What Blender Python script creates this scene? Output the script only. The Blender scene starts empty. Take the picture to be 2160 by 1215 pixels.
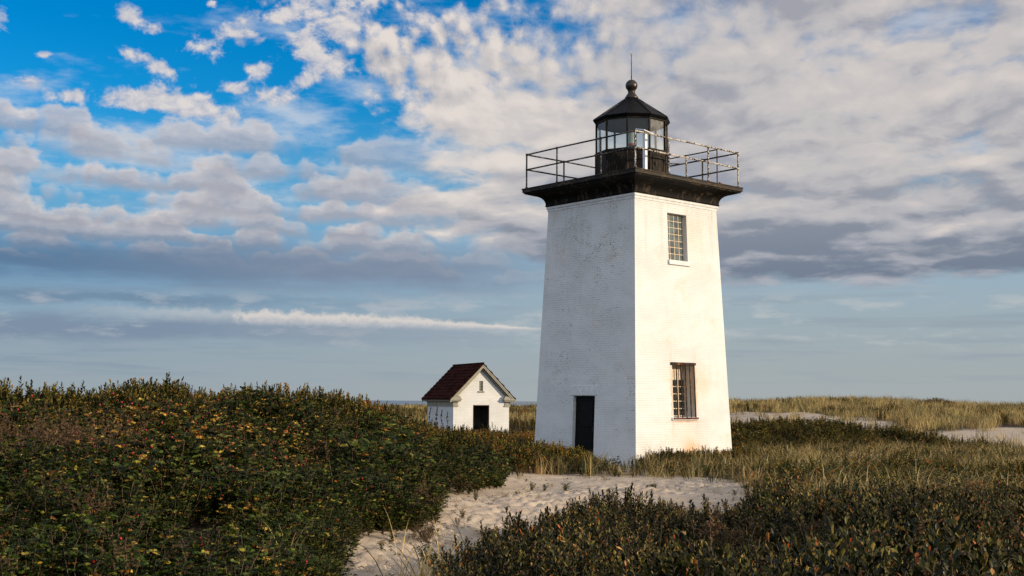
import bpy, bmesh, math, random
import numpy as np
from mathutils import Vector, Matrix

R = math.radians
scene = bpy.context.scene
COL = scene.collection

# ------------------------------------------------------------------ camera
EYE = 1.8
PITCH, ROLL = 0.09375, 0.00652
cam_d = bpy.data.cameras.new('camera')
cam = bpy.data.objects.new('camera', cam_d)
COL.objects.link(cam)
fw = Vector((0, math.cos(PITCH), math.sin(PITCH)))
up0 = Vector((0, -math.sin(PITCH), math.cos(PITCH)))
rt0 = Vector((1, 0, 0))
rt = rt0 * math.cos(ROLL) + up0 * math.sin(ROLL)
up = up0 * math.cos(ROLL) - rt0 * math.sin(ROLL)
M4 = Matrix((rt, up, -fw)).transposed().to_4x4()
M4.translation = Vector((0, 0, EYE))
cam.matrix_world = M4
cam_d.sensor_width = 36.0
cam_d.lens = 2538.5 / 2160 * 36
cam_d.clip_start = 0.1
cam_d.clip_end = 60000
scene.camera = cam

# ------------------------------------------------------------------ colour / exposure
scene.view_settings.view_transform = 'Standard'
scene.view_settings.look = 'None'
scene.view_settings.gamma = 1
scene.view_settings.exposure = 0.0
scene.render.engine = 'CYCLES'
scene.cycles.max_bounces = 6
scene.cycles.diffuse_bounces = 2
scene.cycles.glossy_bounces = 3
scene.cycles.transparent_max_bounces = 12
scene.cycles.use_denoising = True
scene.cycles.sample_clamp_indirect = 4.0

# ------------------------------------------------------------------ sun
SUN_EL, SUN_AZ = 13.0, 21.0          # azimuth measured from +X towards -Y
sv = Vector((math.cos(R(SUN_EL)) * math.cos(R(SUN_AZ)), -math.cos(R(SUN_EL)) * math.sin(R(SUN_AZ)), math.sin(R(SUN_EL))))
sun_d = bpy.data.lights.new('sun', 'SUN')
sun_d.energy = 4.4
sun_d.angle = R(0.5)
sun_d.color = (1.0, 0.81, 0.57)
sun = bpy.data.objects.new('sun', sun_d)
COL.objects.link(sun)
sun.rotation_euler = sv.to_track_quat('Z', 'Y').to_euler()
sun.location = sv * 60

# ------------------------------------------------------------------ node expression helper
class NT:
    """tiny expression builder over a node tree"""
    def __init__(s, tree):
        s.t = tree
    def n(s, typ, **kw):
        nd = s.t.nodes.new(typ)
        for k, v in kw.items():
            setattr(nd, k, v)
        return nd
    def put(s, sock, v):
        if isinstance(v, E):
            v = v.s
        if isinstance(v, bpy.types.NodeSocket):
            s.t.links.new(v, sock)
        else:
            sock.default_value = v
    def m(s, op, *a, clamp=False):
        nd = s.n('ShaderNodeMath', operation=op, use_clamp=clamp)
        for i, v in enumerate(a):
            s.put(nd.inputs[i], v)
        return E(s, nd.outputs[0])
    def vec(s, x, y, z=0.0):
        nd = s.n('ShaderNodeCombineXYZ')
        for i, v in enumerate((x, y, z)):
            s.put(nd.inputs[i], v)
        return E(s, nd.outputs[0])
    def noise(s, v, scale, detail=4.0, rough=0.55, lac=2.0, dist=0.0, dims='3D'):
        nd = s.n('ShaderNodeTexNoise', noise_dimensions=dims)
        s.put(nd.inputs['Vector'], v)
        nd.inputs['Scale'].default_value = scale
        nd.inputs['Detail'].default_value = detail
        nd.inputs['Roughness'].default_value = rough
        nd.inputs['Lacunarity'].default_value = lac
        nd.inputs['Distortion'].default_value = dist
        return E(s, nd.outputs['Fac'])
    def voro(s, v, scale, smooth=0.6, feature='SMOOTH_F1', dims='2D'):
        nd = s.n('ShaderNodeTexVoronoi', feature=feature, voronoi_dimensions=dims)
        s.put(nd.inputs['Vector'], v)
        nd.inputs['Scale'].default_value = scale
        if feature == 'SMOOTH_F1':
            nd.inputs['Smoothness'].default_value = smooth
        return E(s, nd.outputs['Distance'])
    def ss(s, x, a, b):
        nd = s.n('ShaderNodeMapRange', interpolation_type='SMOOTHSTEP')
        s.put(nd.inputs['Value'], x)
        s.put(nd.inputs['From Min'], a)
        s.put(nd.inputs['From Max'], b)
        return E(s, nd.outputs[0])
    def mix(s, f, a, b, blend='MIX'):
        nd = s.n('ShaderNodeMix', data_type='RGBA', blend_type=blend)
        s.put(nd.inputs[0], f)
        for i, v in ((6, a), (7, b)):
            if isinstance(v, tuple) and len(v) == 3:
                v = (*v, 1)
            s.put(nd.inputs[i], v)
        return E(s, nd.outputs[2])
    def ramp(s, f, stops, interp='LINEAR'):
        nd = s.n('ShaderNodeValToRGB')
        cr = nd.color_ramp
        cr.interpolation = interp
        while len(cr.elements) < len(stops):
            cr.elements.new(0.5)
        for e, (p, c) in zip(cr.elements, stops):
            e.position = p
            e.color = (*c, 1) if len(c) == 3 else c
        s.put(nd.inputs[0], f)
        return E(s, nd.outputs[0])
    def gauss(s, x, y, cx, cy, rx, ry, k=1.0):
        """soft blob, 1 at the centre"""
        a = (x - cx) / rx
        b = (y - cy) / ry
        return s.m('EXPONENT', (a * a + b * b) * -1.0) * k

class E:
    def __init__(s, t, sock):
        s.T, s.s = t, sock
    def __add__(s, o): return s.T.m('ADD', s, o)
    __radd__ = __add__
    def __sub__(s, o): return s.T.m('SUBTRACT', s, o)
    def __rsub__(s, o): return s.T.m('SUBTRACT', o, s)
    def __mul__(s, o): return s.T.m('MULTIPLY', s, o)
    __rmul__ = __mul__
    def __truediv__(s, o): return s.T.m('DIVIDE', s, o)
    def clamp(s): return s.T.m('ADD', s, 0.0, clamp=True)
    def max(s, o): return s.T.m('MAXIMUM', s, o)
    def min(s, o): return s.T.m('MINIMUM', s, o)

# ------------------------------------------------------------------ sky
def build_sky():
    w = bpy.data.worlds.new('World')
    scene.world = w
    w.use_nodes = True
    t = w.node_tree
    t.nodes.clear()
    T = NT(t)
    out = T.n('ShaderNodeOutputWorld')
    bg = T.n('ShaderNodeBackground')
    STR = 0.1
    bg.inputs['Strength'].default_value = STR
    t.links.new(bg.outputs[0], out.inputs[0])
    sky = T.n('ShaderNodeTexSky', sky_type='NISHITA', sun_disc=False)
    sky.sun_elevation = R(SUN_EL)
    sky.sun_rotation = R(90 + SUN_AZ)
    sky.air_density = 1.0
    sky.dust_density = 0.6
    sky.ozone_density = 2.5
    tc = T.n('ShaderNodeTexCoord')
    sep = T.n('ShaderNodeSeparateXYZ')
    t.links.new(tc.outputs['Generated'], sep.inputs[0])
    dx, dy, dz = (E(T, sep.outputs[i]) for i in range(3))
    az = T.m('ARCTAN2', dx, dy)
    el = T.m('ARCSINE', dz.max(-1.0).min(1.0))
    # sky chart coordinates: X to the right, H = height above the horizon (1 unit = 2.26 degrees)
    X = az * 25.385 + 10.8
    H = el * 25.385
    Hp = H.max(0.0)

    # ---- clear sky: the physical sky, deepened, paling to a grey-blue haze at the horizon
    hs = T.n('ShaderNodeHueSaturation')
    hs.inputs['Saturation'].default_value = 1.55
    hs.inputs['Value'].default_value = 1.0
    t.links.new(sky.outputs[0], hs.inputs['Color'])
    clear = T.mix(1.0, hs.outputs[0], (0.45, 1.42, 1.60), 'MULTIPLY')
    def c(r, g, b):          # display-linear colour, undoing the Background strength
        return (r / STR, g / STR, b / STR)
    n_l = T.noise(T.vec(X * 0.12, Hp * 0.9, 3.3), 1.0, 4, 0.5)
    side = T.ss(X + (n_l - 0.5) * 4.0, 1.0, 16.0)
    hz_col = T.mix(side, c(0.27, 0.37, 0.45), c(0.35, 0.42, 0.45))
    hz_low = T.mix(side, c(0.32, 0.38, 0.42), c(0.37, 0.41, 0.42))
    hz = T.mix(T.ss(H, 0.0, 1.6), hz_low, hz_col)
    hz_top = T.mix(side, c(0.16, 0.36, 0.58), c(0.30, 0.44, 0.56))
    hz = T.mix(T.ss(H, 1.0, 3.6), hz, hz_top)
    base = T.mix(T.ss(H, 2.6, 6.3), hz, clear)

    # ---- cloud chart, features flatten towards the horizon
    L = T.m('LOGARITHM', Hp + 1.3, math.e) * 9.0
    warp = T.noise(T.vec(X * 0.45, L * 0.5, 7.7), 1.0, 4, 0.55) - 0.5
    warp2 = T.noise(T.vec(X * 0.45, L * 0.5, 17.7), 1.0, 4, 0.55) - 0.5
    qx = X + warp * 1.2
    qy = L + warp2 * 1.0 - X * 0.04
    ax = X + warp * 0.7
    ay = L + warp2 * 0.6 + X * 0.10
    # where the sheet breaks up into small puffs (alto) instead of long rolls (strato)
    puff = (T.gauss(X, H, 9.3, 8.0, 4.6, 1.9) + T.gauss(X, H, 5.4, 6.3, 2.6, 0.9)).clamp()
    clear_hole = T.gauss(X, H, 0.6, 8.4, 4.4, 2.3)

    def dens(ox, oy):
        s_ = T.vec((qx + ox) * 0.50, qy + oy, 0.0)
        a_ = T.vec(ax + ox, ay + oy, 3.0)
        big = T.noise(s_, 0.45, 3, 0.5)
        roll = T.noise(s_, 1.25, 6, 0.52)
        mid = T.noise(a_, 1.15, 8, 0.62)
        cell = T.voro(a_, 2.7, 0.8)
        strato = big * 0.60 + roll * 0.56 + mid * 0.14 - 0.15
        alto = big * 0.50 + mid * 0.72 + (0.40 - cell) * 0.24 - 0.12
        return alto * puff + strato * (1.0 - puff)
    D0 = dens(0.0, 0.0)
    D1 = dens(0.12, 0.36)
    # cover over the chart
    cov = T.ss(X, 6.0, 13.5) * 0.22 + 0.54
    cov = cov - clear_hole * 0.24
    cov = cov - T.gauss(X, H, 10.2, 8.5, 2.4, 1.2, 0.13) - T.gauss(X, H, 6.4, 6.2, 2.0, 0.8, 0.07)
    cov = cov - T.gauss(X, H, 5.6, 6.4, 2.4, 0.7, 0.05)
    cov = cov - T.gauss(X, H, 2.5, 6.0, 4.0, 0.9, 0.06)
    cov = cov - T.ss(X, 10.5, 6.5) * T.ss(H, 5.9, 5.2) * 0.12        # rolls take over on the left
    cov = cov + T.gauss(X, H, 8.6, 6.5, 1.6, 1.1, 0.12)
    cov = cov - T.gauss(X, H, 21.0, 6.4, 1.4, 0.35, 0.09)
    cov = cov - T.gauss(X, H, 17.9, 5.85, 0.5, 0.22, 0.15)
    cov = cov + T.gauss(X, H, 17.5, 3.4, 6.0, 0.9, 0.16)
    cov = cov - T.ss(H, 3.9, 2.5) * (1.0 - T.ss(X, 9.0, 14.0)) * 0.30
    cov = cov - T.ss(H, 3.1, 1.75) * 0.45
    thr = 1.0 - cov
    soft = T.ss(X, 7.0, 14.0) * 0.10 + 0.13 + puff * 0.06
    alpha = T.ss(D0, thr, thr + soft)
    lowf = T.ss(H, 5.4, 2.4)                                     # lower cloud is greyer and bluer
    thick = (D0 - thr - 0.10).max(0.0)
    big_l = T.noise(T.vec(qx * 0.5, qy, 4.0), 0.50, 4, 0.5)
    gain = 2.6 + T.ss(X, 8.0, 15.0) * 0.2
    light = (D0 - D1) * gain + 0.60 + (big_l - 0.5) * 1.3 - thick * 0.6
    light = light - lowf * 0.20 - T.ss(X, 10.0, 15.0) * 0.10 + T.gauss(X, H, 12.6, 8.6, 1.8, 1.2, 0.35) + T.gauss(X, H, 8.8, 6.6, 2.2, 1.5, 0.25)
    light = light - T.gauss(X, H, 18.5, 2.6, 5.0, 0.45, 0.08)
    light = (light - puff * 0.14).clamp()
    lit = T.mix(T.ss(X, 8.0, 18.0), c(0.80, 0.72, 0.66), c(0.72, 0.65, 0.60))
    mid_c = T.mix(lowf, c(0.58, 0.545, 0.535), c(0.40, 0.41, 0.46))
    dark = T.mix(lowf, c(0.37, 0.37, 0.41), c(0.17, 0.21, 0.28))
    cl = T.mix(T.ss(light, 0.40, 1.0), T.mix(T.ss(light, 0.0, 0.5), dark, mid_c), lit)
    # thin cloud lets the blue through
    veil = T.noise(T.vec(X * 0.35, H * 1.1, 12.0), 1.0, 7, 0.6)
    va = T.ss(veil + T.gauss(X, H, 5.0, 5.3, 4.0, 0.7, 0.12) - clear_hole * 0.2, 0.46, 0.74) * T.ss(H, 3.0, 4.2)
    basev = T.mix(va * 0.75, base, c(0.62, 0.66, 0.72))
    col = T.mix(alpha * 0.96, basev, cl)

    # ---- thin bright veil behind the rows
    # ---- loose puffs in the blue, each a small heap
    pn = T.noise(T.vec(X * 1.0 + warp, H * 1.25 + warp2, 21.0), 1.9, 7, 0.62)
    pn1 = T.noise(T.vec(X * 1.0 + warp + 0.06, H * 1.25 + warp2 + 0.14, 21.0), 1.9, 7, 0.62)
    field = None
    for (px_, ph_, rx_, ry_, tilt_) in ((3.7, 8.30, .36, .24, 0), (2.75, 7.62, .42, .24, 0), (3.25, 7.38, .30, .16, 0), (5.05, 7.72, .50, .20, .25),
                                        (4.3, 7.2, .42, .28, 0), (5.0, 7.42, .5, .12, 0), (2.9, 6.86, .40, .20, -.25), (3.5, 6.62, .42, .18, -.25), (.15, 7.28, .55, .24, -.1),
                                        (.85, 6.12, .34, .24, 0), (.0, 6.10, .36, .30, 0), (5.3, 6.75, .5, .2, -.1), (6.3, 7.35, .7, .40, .1), (6.6, 8.2, .8, .45, 0),
                                        (2.7, 5.95, .7, .32, 0), (3.8, 6.0, .9, .34, 0), (4.6, 5.72, .9, .32, -.15), (7.0, 6.9, .7, .35, 0), (1.6, 5.95, .5, .2, 0), (5.7, 6.2, .6, .26, 0), (6.3, 6.55, .5, .22, .2), (4.9, 6.35, .35, .16, 0), (5.9, 7.9, .4, .2, .2), (7.3, 7.7, .6, .3, .1),
                                        (1.15, 6.7, .18, .10, 0), (4.4, 8.0, .22, .12, 0), (7.6, 8.3, .5, .26, 0)):
        dxp = X - px_
        dyp = H - ph_ - dxp * tilt_
        g = T.gauss(dxp, dyp, 0.0, 0.0, rx_ * 0.92, ry_ * 0.95)
        field = g if field is None else field + g
    pa = T.ss(field + (pn - 0.5) * 2.6, 0.48, 1.12)
    pl = ((pn - pn1) * 3.2 + 0.22 + (field - 0.5) * 0.5 + (pn - 0.5) * 0.8).clamp()
    pcol = T.mix(pl, c(0.46, 0.48, 0.57), c(0.77, 0.71, 0.67))
    col = T.mix(pa * 0.93, col, pcol)

    # ---- rolls of stratocumulus, row behind row: level undersides, lumpy tops
    ROWS = ((2.62, .26), (2.86, .30), (3.16, .34), (3.50, .38), (3.86, .42), (4.28, .46), (4.72, .52), (5.15, .50))
    for i, (b_, h_) in enumerate(ROWS):
        lum = T.noise(T.vec(X * (0.95 - 0.04 * i) + i * 3.7, i * 5.1, H * 0.5), 1.0, 3, 0.5)
        ed = T.noise(T.vec(X * 1.1, H * 2.0, 30.0 + i), 2.0, 5, 0.6) - 0.5
        bl_ = X * (-0.022 - 0.004 * i) + b_ + 0.12 + (T.noise(T.vec(X * 0.25, 0.0, 40.0 + i), 1.0, 2, 0.5) - 0.5) * 0.8
        top = h_ * (lum * 4.4 - 1.25)
        uu = (H - bl_) / (top.max(0.0) + 0.03)
        has = T.ss(lum, 0.36, 0.50) * T.ss(X, 12.5 - 0.25 * i, 8.5 - 0.3 * i) * (0.95 if i < 6 else 0.80)
        al = T.ss(uu + ed * 1.1, 1.10, 0.72) * T.ss(H - bl_ + ed * 0.22, -0.14, 0.10) * has
        sh = (uu + ed * 1.2 - 0.12).clamp()
        k = min(1.0, i / 4.0)
        dk = c(.22 + .15 * k, .28 + .10 * k, .38 + .06 * k)
        md = c(.42 + .10 * k, .42 + .08 * k, .47 + .06 * k)
        lt = c(.72 + .10 * k, .64 + .09 * k, .59 + .08 * k)
        rc = T.mix(T.ss(sh, 0.40, 0.95), T.mix(T.ss(sh, 0.0, 0.45), dk, md), lt)
        col = T.mix(al * 0.92, col, rc)

    # ---- dark slate bands low on the left
    nb = T.noise(T.vec(X * 0.30, H * 1.6, 1.0), 1.0, 6, 0.55)
    nb2 = T.noise(T.vec(X * 0.9, H * 3.2, 5.0), 1.0, 6, 0.6)
    left = T.ss(X, 12.5, 5.0)
    hb = H + (nb - 0.5) * 0.9 + (nb2 - 0.5) * 0.3
    b1 = T.ss(hb, 2.1, 2.65) * T.ss(hb, 3.5, 2.75) * T.ss(X, 13.5, 8.0)
    col = T.mix(b1 * 0.92, col, T.mix(T.ss(X, 0.0, 8.0), c(0.10, 0.19, 0.32), c(0.20, 0.26, 0.36)))
    b2 = T.ss(hb, 1.8, 2.0) * T.ss(hb, 2.25, 2.05) * T.ss(X, 9.0, 3.0)
    col = T.mix(b2 * 0.75, col, c(0.15, 0.24, 0.35))
    b3 = T.ss(hb, 1.05, 1.3) * T.ss(hb, 1.75, 1.45) * T.ss(X, 10.5, 3.0)
    col = T.mix(b3 * 0.9, col, c(0.20, 0.27, 0.37))
    nb3 = T.noise(T.vec(X * 0.22, H * 3.4, 15.0), 1.0, 6, 0.58)
    b4 = T.ss(nb3, 0.50, 0.66) * T.ss(H, 0.25, 0.7) * T.ss(H, 2.5, 1.9)
    col = T.mix(b4 * 0.55, col, T.mix(side, c(0.21, 0.29, 0.38), c(0.28, 0.34, 0.40)))
    # pale streaks on the right under the big cloud
    st = T.ss(nb2 + (nb - 0.5), 0.5, 0.72) * T.ss(H, 0.9, 1.3) * T.ss(H, 2.4, 1.9)
    col = T.mix(st * 0.65, col, T.mix(side, c(0.42, 0.46, 0.52), c(0.50, 0.53, 0.54)))

    # ---- bank of small cumulus far off, its base straight and its top lumpy
    lump = T.noise(T.vec(X * 1.0, 0.0, 9.0), 2.6, 2, 0.45)
    fine = T.noise(T.vec(X * 1.6, H * 2.0, 2.0), 4.2, 5, 0.62)
    basel = X * -0.013 + 1.62
    hgt = (T.ss(X, 12.4, 6.8) * 0.24 + 0.05) * (lump * 0.9 + 0.50)
    u = (H - basel) / (hgt + 0.02)
    edge = (fine - 0.5) * 0.85
    bank = T.ss(u + edge, 1.12, 0.62) * T.ss(H - basel + (fine - 0.5) * 0.10, -0.06, 0.05) * (T.ss(X + (fine - 0.5) * 0.8, 4.9, 5.5) + T.ss(X, 1.0, 4.6) * 0.42).min(1.0) * T.ss(X, 12.0, 10.6)
    bl = T.mix(T.ss(u + edge * 0.8, 0.0, 0.75), c(0.42, 0.45, 0.50), c(0.74, 0.68, 0.63))
    col = T.mix(bank * 0.86, col, bl)
    # underside of that bank
    und = T.ss(H - basel + (nb2 - 0.5) * 0.3, 0.02, -0.05) * T.ss(H - basel, -0.5, -0.08) * T.ss(X, 4.0, 6.5) * T.ss(X, 12.0, 9.0)
    col = T.mix(und * 0.5, col, c(0.30, 0.35, 0.42))
    # higher than this chart the cloud thins out and the sky deepens
    # unseen sky behind the viewer, brightened to fill the tower's shaded wall
    col = T.mix(T.ss(dy, 0.15, -0.55) * T.ss(H, 0.0, 4.0) * 0.70, col, c(0.84, 0.92, 1.02))
    # below the horizon: dim
    col = T.mix(T.ss(H, 0.0, -0.4), col, c(0.10, 0.11, 0.11))
    T.put(bg.inputs['Color'], col)
    w.cycles.sampling_method = 'MANUAL'
    w.cycles.sample_map_resolution = 512
build_sky()

# ------------------------------------------------------------------ object helpers
def tag(o, label=None, cat=None, group=None, kind=None):
    if label: o['label'] = label
    if cat: o['category'] = cat
    if group: o['group'] = group
    if kind: o['kind'] = kind
    return o

def empty(name, loc, rz=0.0):
    o = bpy.data.objects.new(name, None)
    o.empty_display_size = 0.3
    COL.objects.link(o)
    o.location = loc
    o.rotation_euler = (0, 0, rz)
    return o

class MB:
    """collects simple shapes and links them as one mesh object"""
    def __init__(s):
        s.v, s.f, s.m, s.uv = [], [], [], {}
    def add(s, verts, faces, mi=0):
        b = len(s.v)
        s.v += [tuple(p) for p in verts]
        for f in faces:
            s.f.append([b + i for i in f])
            s.m.append(mi)
    def box(s, c, d, rot=None, mi=0):
        x, y, z = (q / 2 for q in d)
        P = [Vector(p) for p in ((-x, -y, -z), (x, -y, -z), (x, y, -z), (-x, y, -z), (-x, -y, z), (x, -y, z), (x, y, z), (-x, y, z))]
        if rot is not None:
            P = [rot @ p for p in P]
        c = Vector(c)
        s.add([p + c for p in P], [(0, 3, 2, 1), (4, 5, 6, 7), (0, 1, 5, 4), (1, 2, 6, 5), (2, 3, 7, 6), (3, 0, 4, 7)], mi)
    def bb(s, x0, x1, y0, y1, z0, z1, mi=0):
        s.box(((x0 + x1) / 2, (y0 + y1) / 2, (z0 + z1) / 2), (abs(x1 - x0), abs(y1 - y0), abs(z1 - z0)), None, mi)
    def tube(s, p0, p1, r, r1=None, n=8, mi=0):
        p0, p1 = Vector(p0), Vector(p1)
        r1 = r if r1 is None else r1
        q = (p1 - p0).to_track_quat('Z', 'Y').to_matrix()
        V = []
        for p, rr in ((p0, r), (p1, r1)):
            for k in range(n):
                a = 2 * math.pi * k / n
                V.append(p + q @ Vector((rr * math.cos(a), rr * math.sin(a), 0)))
        F = [(k, (k + 1) % n, n + (k + 1) % n, n + k) for k in range(n)]
        F += [tuple(range(n - 1, -1, -1)), tuple(range(n, 2 * n))]
        s.add(V, F, mi)
    def lathe(s, prof, n=24, a0=0.0, cap=True, mi=0, c=(0, 0)):
        V = []
        for r, z in prof:
            for k in range(n):
                a = a0 + 2 * math.pi * k / n
                V.append((c[0] + r * math.cos(a), c[1] + r * math.sin(a), z))
        F = []
        for i in range(len(prof) - 1):
            for k in range(n):
                k2 = (k + 1) % n
                F.append((i * n + k, i * n + k2, (i + 1) * n + k2, (i + 1) * n + k))
        if cap:
            F.append(tuple(range(n - 1, -1, -1)))
            m = (len(prof) - 1) * n
            F.append(tuple(range(m, m + n)))
        s.add(V, F, mi)
    def sweep_square(s, prof, mi=0, cap=False):
        """square ring profile (half width, z)"""
        V = []
        for a, z in prof:
            V += [(-a, -a, z), (a, -a, z), (a, a, z), (-a, a, z)]
        F = []
        for i in range(len(prof) - 1):
            for k in range(4):
                k2 = (k + 1) % 4
                F.append((i * 4 + k, i * 4 + k2, (i + 1) * 4 + k2, (i + 1) * 4 + k))
        if cap:
            F.append((3, 2, 1, 0))
            m = (len(prof) - 1) * 4
            F.append((m, m + 1, m + 2, m + 3))
        s.add(V, F, mi)
    def prism_y(s, poly, y0, y1, mi=0):
        """polygon in x,z pushed along y"""
        n = len(poly)
        V = [(x, y0, z) for x, z in poly] + [(x, y1, z) for x, z in poly]
        ar = sum(poly[i][0] * poly[(i + 1) % n][1] - poly[(i + 1) % n][0] * poly[i][1] for i in range(n))
        F = [(k, (k + 1) % n, n + (k + 1) % n, n + k) for k in range(n)] + [tuple(range(n - 1, -1, -1)), tuple(range(n, 2 * n))]
        if ar > 0:
            F = [f[::-1] for f in F]
        s.add(V, F, mi)
    def build(s, name, mats, parent=None, smooth=False, bevel=0.0, uv=None, recalc=False):
        me = bpy.data.meshes.new(name)
        me.from_pydata(s.v, [], s.f)
        if not isinstance(mats, (list, tuple)):
            mats = [mats]
        for m in mats:
            me.materials.append(m)
        me.polygons.foreach_set('material_index', s.m)
        if uv is not None:
            l = me.uv_layers.new(name='UVMap')
            for p in me.polygons:
                for li in p.loop_indices:
                    l.data[li].uv = uv[me.loops[li].vertex_index]
        if recalc:
            bm = bmesh.new(); bm.from_mesh(me)
            bmesh.ops.recalc_face_normals(bm, faces=bm.faces)
            bm.to_mesh(me); bm.free()
        if smooth:
            me.polygons.foreach_set('use_smooth', [True] * len(me.polygons))
        me.update()
        o = bpy.data.objects.new(name, me)
        COL.objects.link(o)
        if parent:
            o.parent = parent
        if bevel:
            b = o.modifiers.new('edge', 'BEVEL')
            b.width = bevel
            b.segments = 1
            b.limit_method = 'ANGLE'
        return o

# ------------------------------------------------------------------ materials
def new_mat(name):
    m = bpy.data.materials.new(name)
    m.use_nodes = True
    t = m.node_tree
    T = NT(t)
    b = t.nodes['Principled BSDF']
    return m, T, b

def bump(T, b, h, strength=0.5, dist=0.01):
    nd = T.n('ShaderNodeBump')
    nd.inputs['Strength'].default_value = strength
    nd.inputs['Distance'].default_value = dist
    T.put(nd.inputs['Height'], h)
    T.t.links.new(nd.outputs[0], b.inputs['Normal'])

def objcoord(T):
    return E(T, T.n('ShaderNodeTexCoord').outputs['Object'])

def plain_mat(name, col, rough=0.6, spec=0.4, var=0.25, scale=6.0, metal=0.0, bmp=0.15, col2=None):
    m, T, b = new_mat(name)
    oc = objcoord(T)
    n = T.noise(oc, scale, 6, 0.6)
    c2 = col2 or tuple(max(0, c * (1 - var)) for c in col)
    c1 = tuple(min(1, c * (1 + var)) for c in col) if col2 is None else col
    T.put(b.inputs['Base Color'], T.mix(T.ss(n, 0.35, 0.65), c1, c2))
    T.put(b.inputs['Roughness'], n * 0.2 + (rough - 0.1))
    b.inputs['Specular IOR Level'].default_value = spec
    b.inputs['Metallic'].default_value = metal
    if bmp:
        bump(T, b, T.noise(oc, scale * 5, 5, 0.6), bmp, 0.01)
    return m

def wall_mat(name, base, lo=0.0):
    """painted brick: courses, flaking specks, stains; uses the wall's own metric UV"""
    m, T, b = new_mat(name)
    uvn = T.n('ShaderNodeUVMap')
    sp = T.n('ShaderNodeSeparateXYZ')
    T.t.links.new(uvn.outputs[0], sp.inputs[0])
    u, z = E(T, sp.outputs[0]), E(T, sp.outputs[1])
    at = T.n('ShaderNodeAttribute', attribute_name='wear')
    wear = E(T, at.outputs['Fac'])
    uv = E(T, uvn.outputs[0])
    br = T.n('ShaderNodeTexBrick')
    T.put(br.inputs['Vector'], uv)
    br.inputs['Scale'].default_value = 1.0
    br.inputs['Brick Width'].default_value = 0.205
    br.inputs['Row Height'].default_value = 0.068
    br.inputs['Mortar Size'].default_value = 0.006
    br.inputs['Mortar Smooth'].default_value = 0.6
    mort = E(T, br.outputs['Fac'])
    n_big = T.noise(T.vec(u * 0.7, z * 0.55, 1.0), 1.0, 4, 0.55)
    n_mid = T.noise(T.vec(u * 1.3, z * 3.0, 2.0), 1.6, 5, 0.6)
    n_fine = T.noise(T.vec(u * 5.0, z * 13.0, 3.0), 1.7, 6, 0.65)
    tint = T.noise(T.vec(u * 0.5, z * 0.8, 5.0), 1.4, 5, 0.6)
    grime = T.noise(T.vec(u * 6.0, z * 0.5, 8.0), 1.0, 5, 0.6)
    col = T.mix(T.ss(tint, 0.35, 0.7), tuple(c * 1.04 for c in base), tuple(c * 0.90 for c in base))
    col = T.mix(T.ss(grime, 0.52, 0.75) * 0.25, col, (base[0] * .78, base[1] * .74, base[2] * .66))
    # warm stains
    st = T.ss(T.noise(T.vec(u * 1.1, z * 0.9, 11.0), 1.0, 6, 0.65), 0.52, 0.75)
    col = T.mix(st * 0.42, col, (0.64, 0.52, 0.36))
    pat = T.ss(T.noise(T.vec(u * 0.9, z * 1.4, 21.0), 1.0, 3, 0.5), 0.50, 0.60)
    col = T.mix(pat * 0.16, col, (0.60, 0.62, 0.58))
    # mortar lines barely show where paint is thin
    col = T.mix(mort * (T.ss(n_big, 0.30, 0.65) * 0.22 + 0.04), col, tuple(c * 0.66 for c in base))
    drip = T.ss(T.noise(T.vec(u * 9.0, z * 0.35, 18.0), 1.0, 5, 0.6), 0.50, 0.72) * T.ss(z, 5.2, 7.5)
    col = T.mix(drip * 0.38, col, (0.42, 0.37, 0.30))
    # flakes that follow the courses
    speck = T.noise(T.vec(u * 14.0, z * 40.0, 13.0), 1.0, 4, 0.6)
    f = speck * 0.34 + n_fine * 0.34 + n_mid * 0.22 + n_big * 0.26 + mort * 0.03
    flake = T.ss(f, 0.735 - wear * 0.087, 0.775 - wear * 0.087)
    fc = T.mix(T.noise(T.vec(u * 9, z * 9, 1.0), 1.0, 3), (0.36, 0.21, 0.12), (0.17, 0.10, 0.065))
    col = T.mix(flake * (wear * 0.30 + 0.36).clamp(), col, fc)
    for (su, sz, ru, rz, k, cc) in STAINS:
        g = T.gauss(u + (n_mid - 0.5) * 0.3, z + (n_mid - 0.5) * 0.3, su, sz, ru, rz, k)
        col = T.mix((g * (T.noise(T.vec(u * 3, z * 1.2, su), 1.0, 5, 0.6) * 1.6)).clamp(), col, cc)
    T.put(b.inputs['Base Color'], col)
    b.inputs['Roughness'].default_value = 0.75
    b.inputs['Specular IOR Level'].default_value = 0.25
    bump(T, b, mort * -0.9 - flake * 0.4 + n_fine * 0.40 + n_mid * 0.3, 0.60, 0.011)
    return m

# stains sit on the sunny face at (u + 10, z): tan patch right of the low window, rust at its foot
STAINS = [(10.85, 2.35, 0.32, 0.45, 0.65, (0.72, 0.56, 0.36)), (10.30, 0.45, 0.45, 0.22, 1.0, (0.70, 0.36, 0.14)), (10.1, 0.85, 0.9, 0.45, 0.4, (0.74, 0.60, 0.42)),
          (10.53, 2.1, 0.06, 0.85, 0.8, (0.64, 0.36, 0.16)), (9.49, 2.1, 0.045, 0.85, 0.95, (0.62, 0.30, 0.11)), (10.75, 6.8, 0.45, 0.7, 0.35, (0.74, 0.60, 0.40)),
          (10.0, 1.26, 0.55, 0.05, 0.9, (0.60, 0.27, 0.10))]

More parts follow.
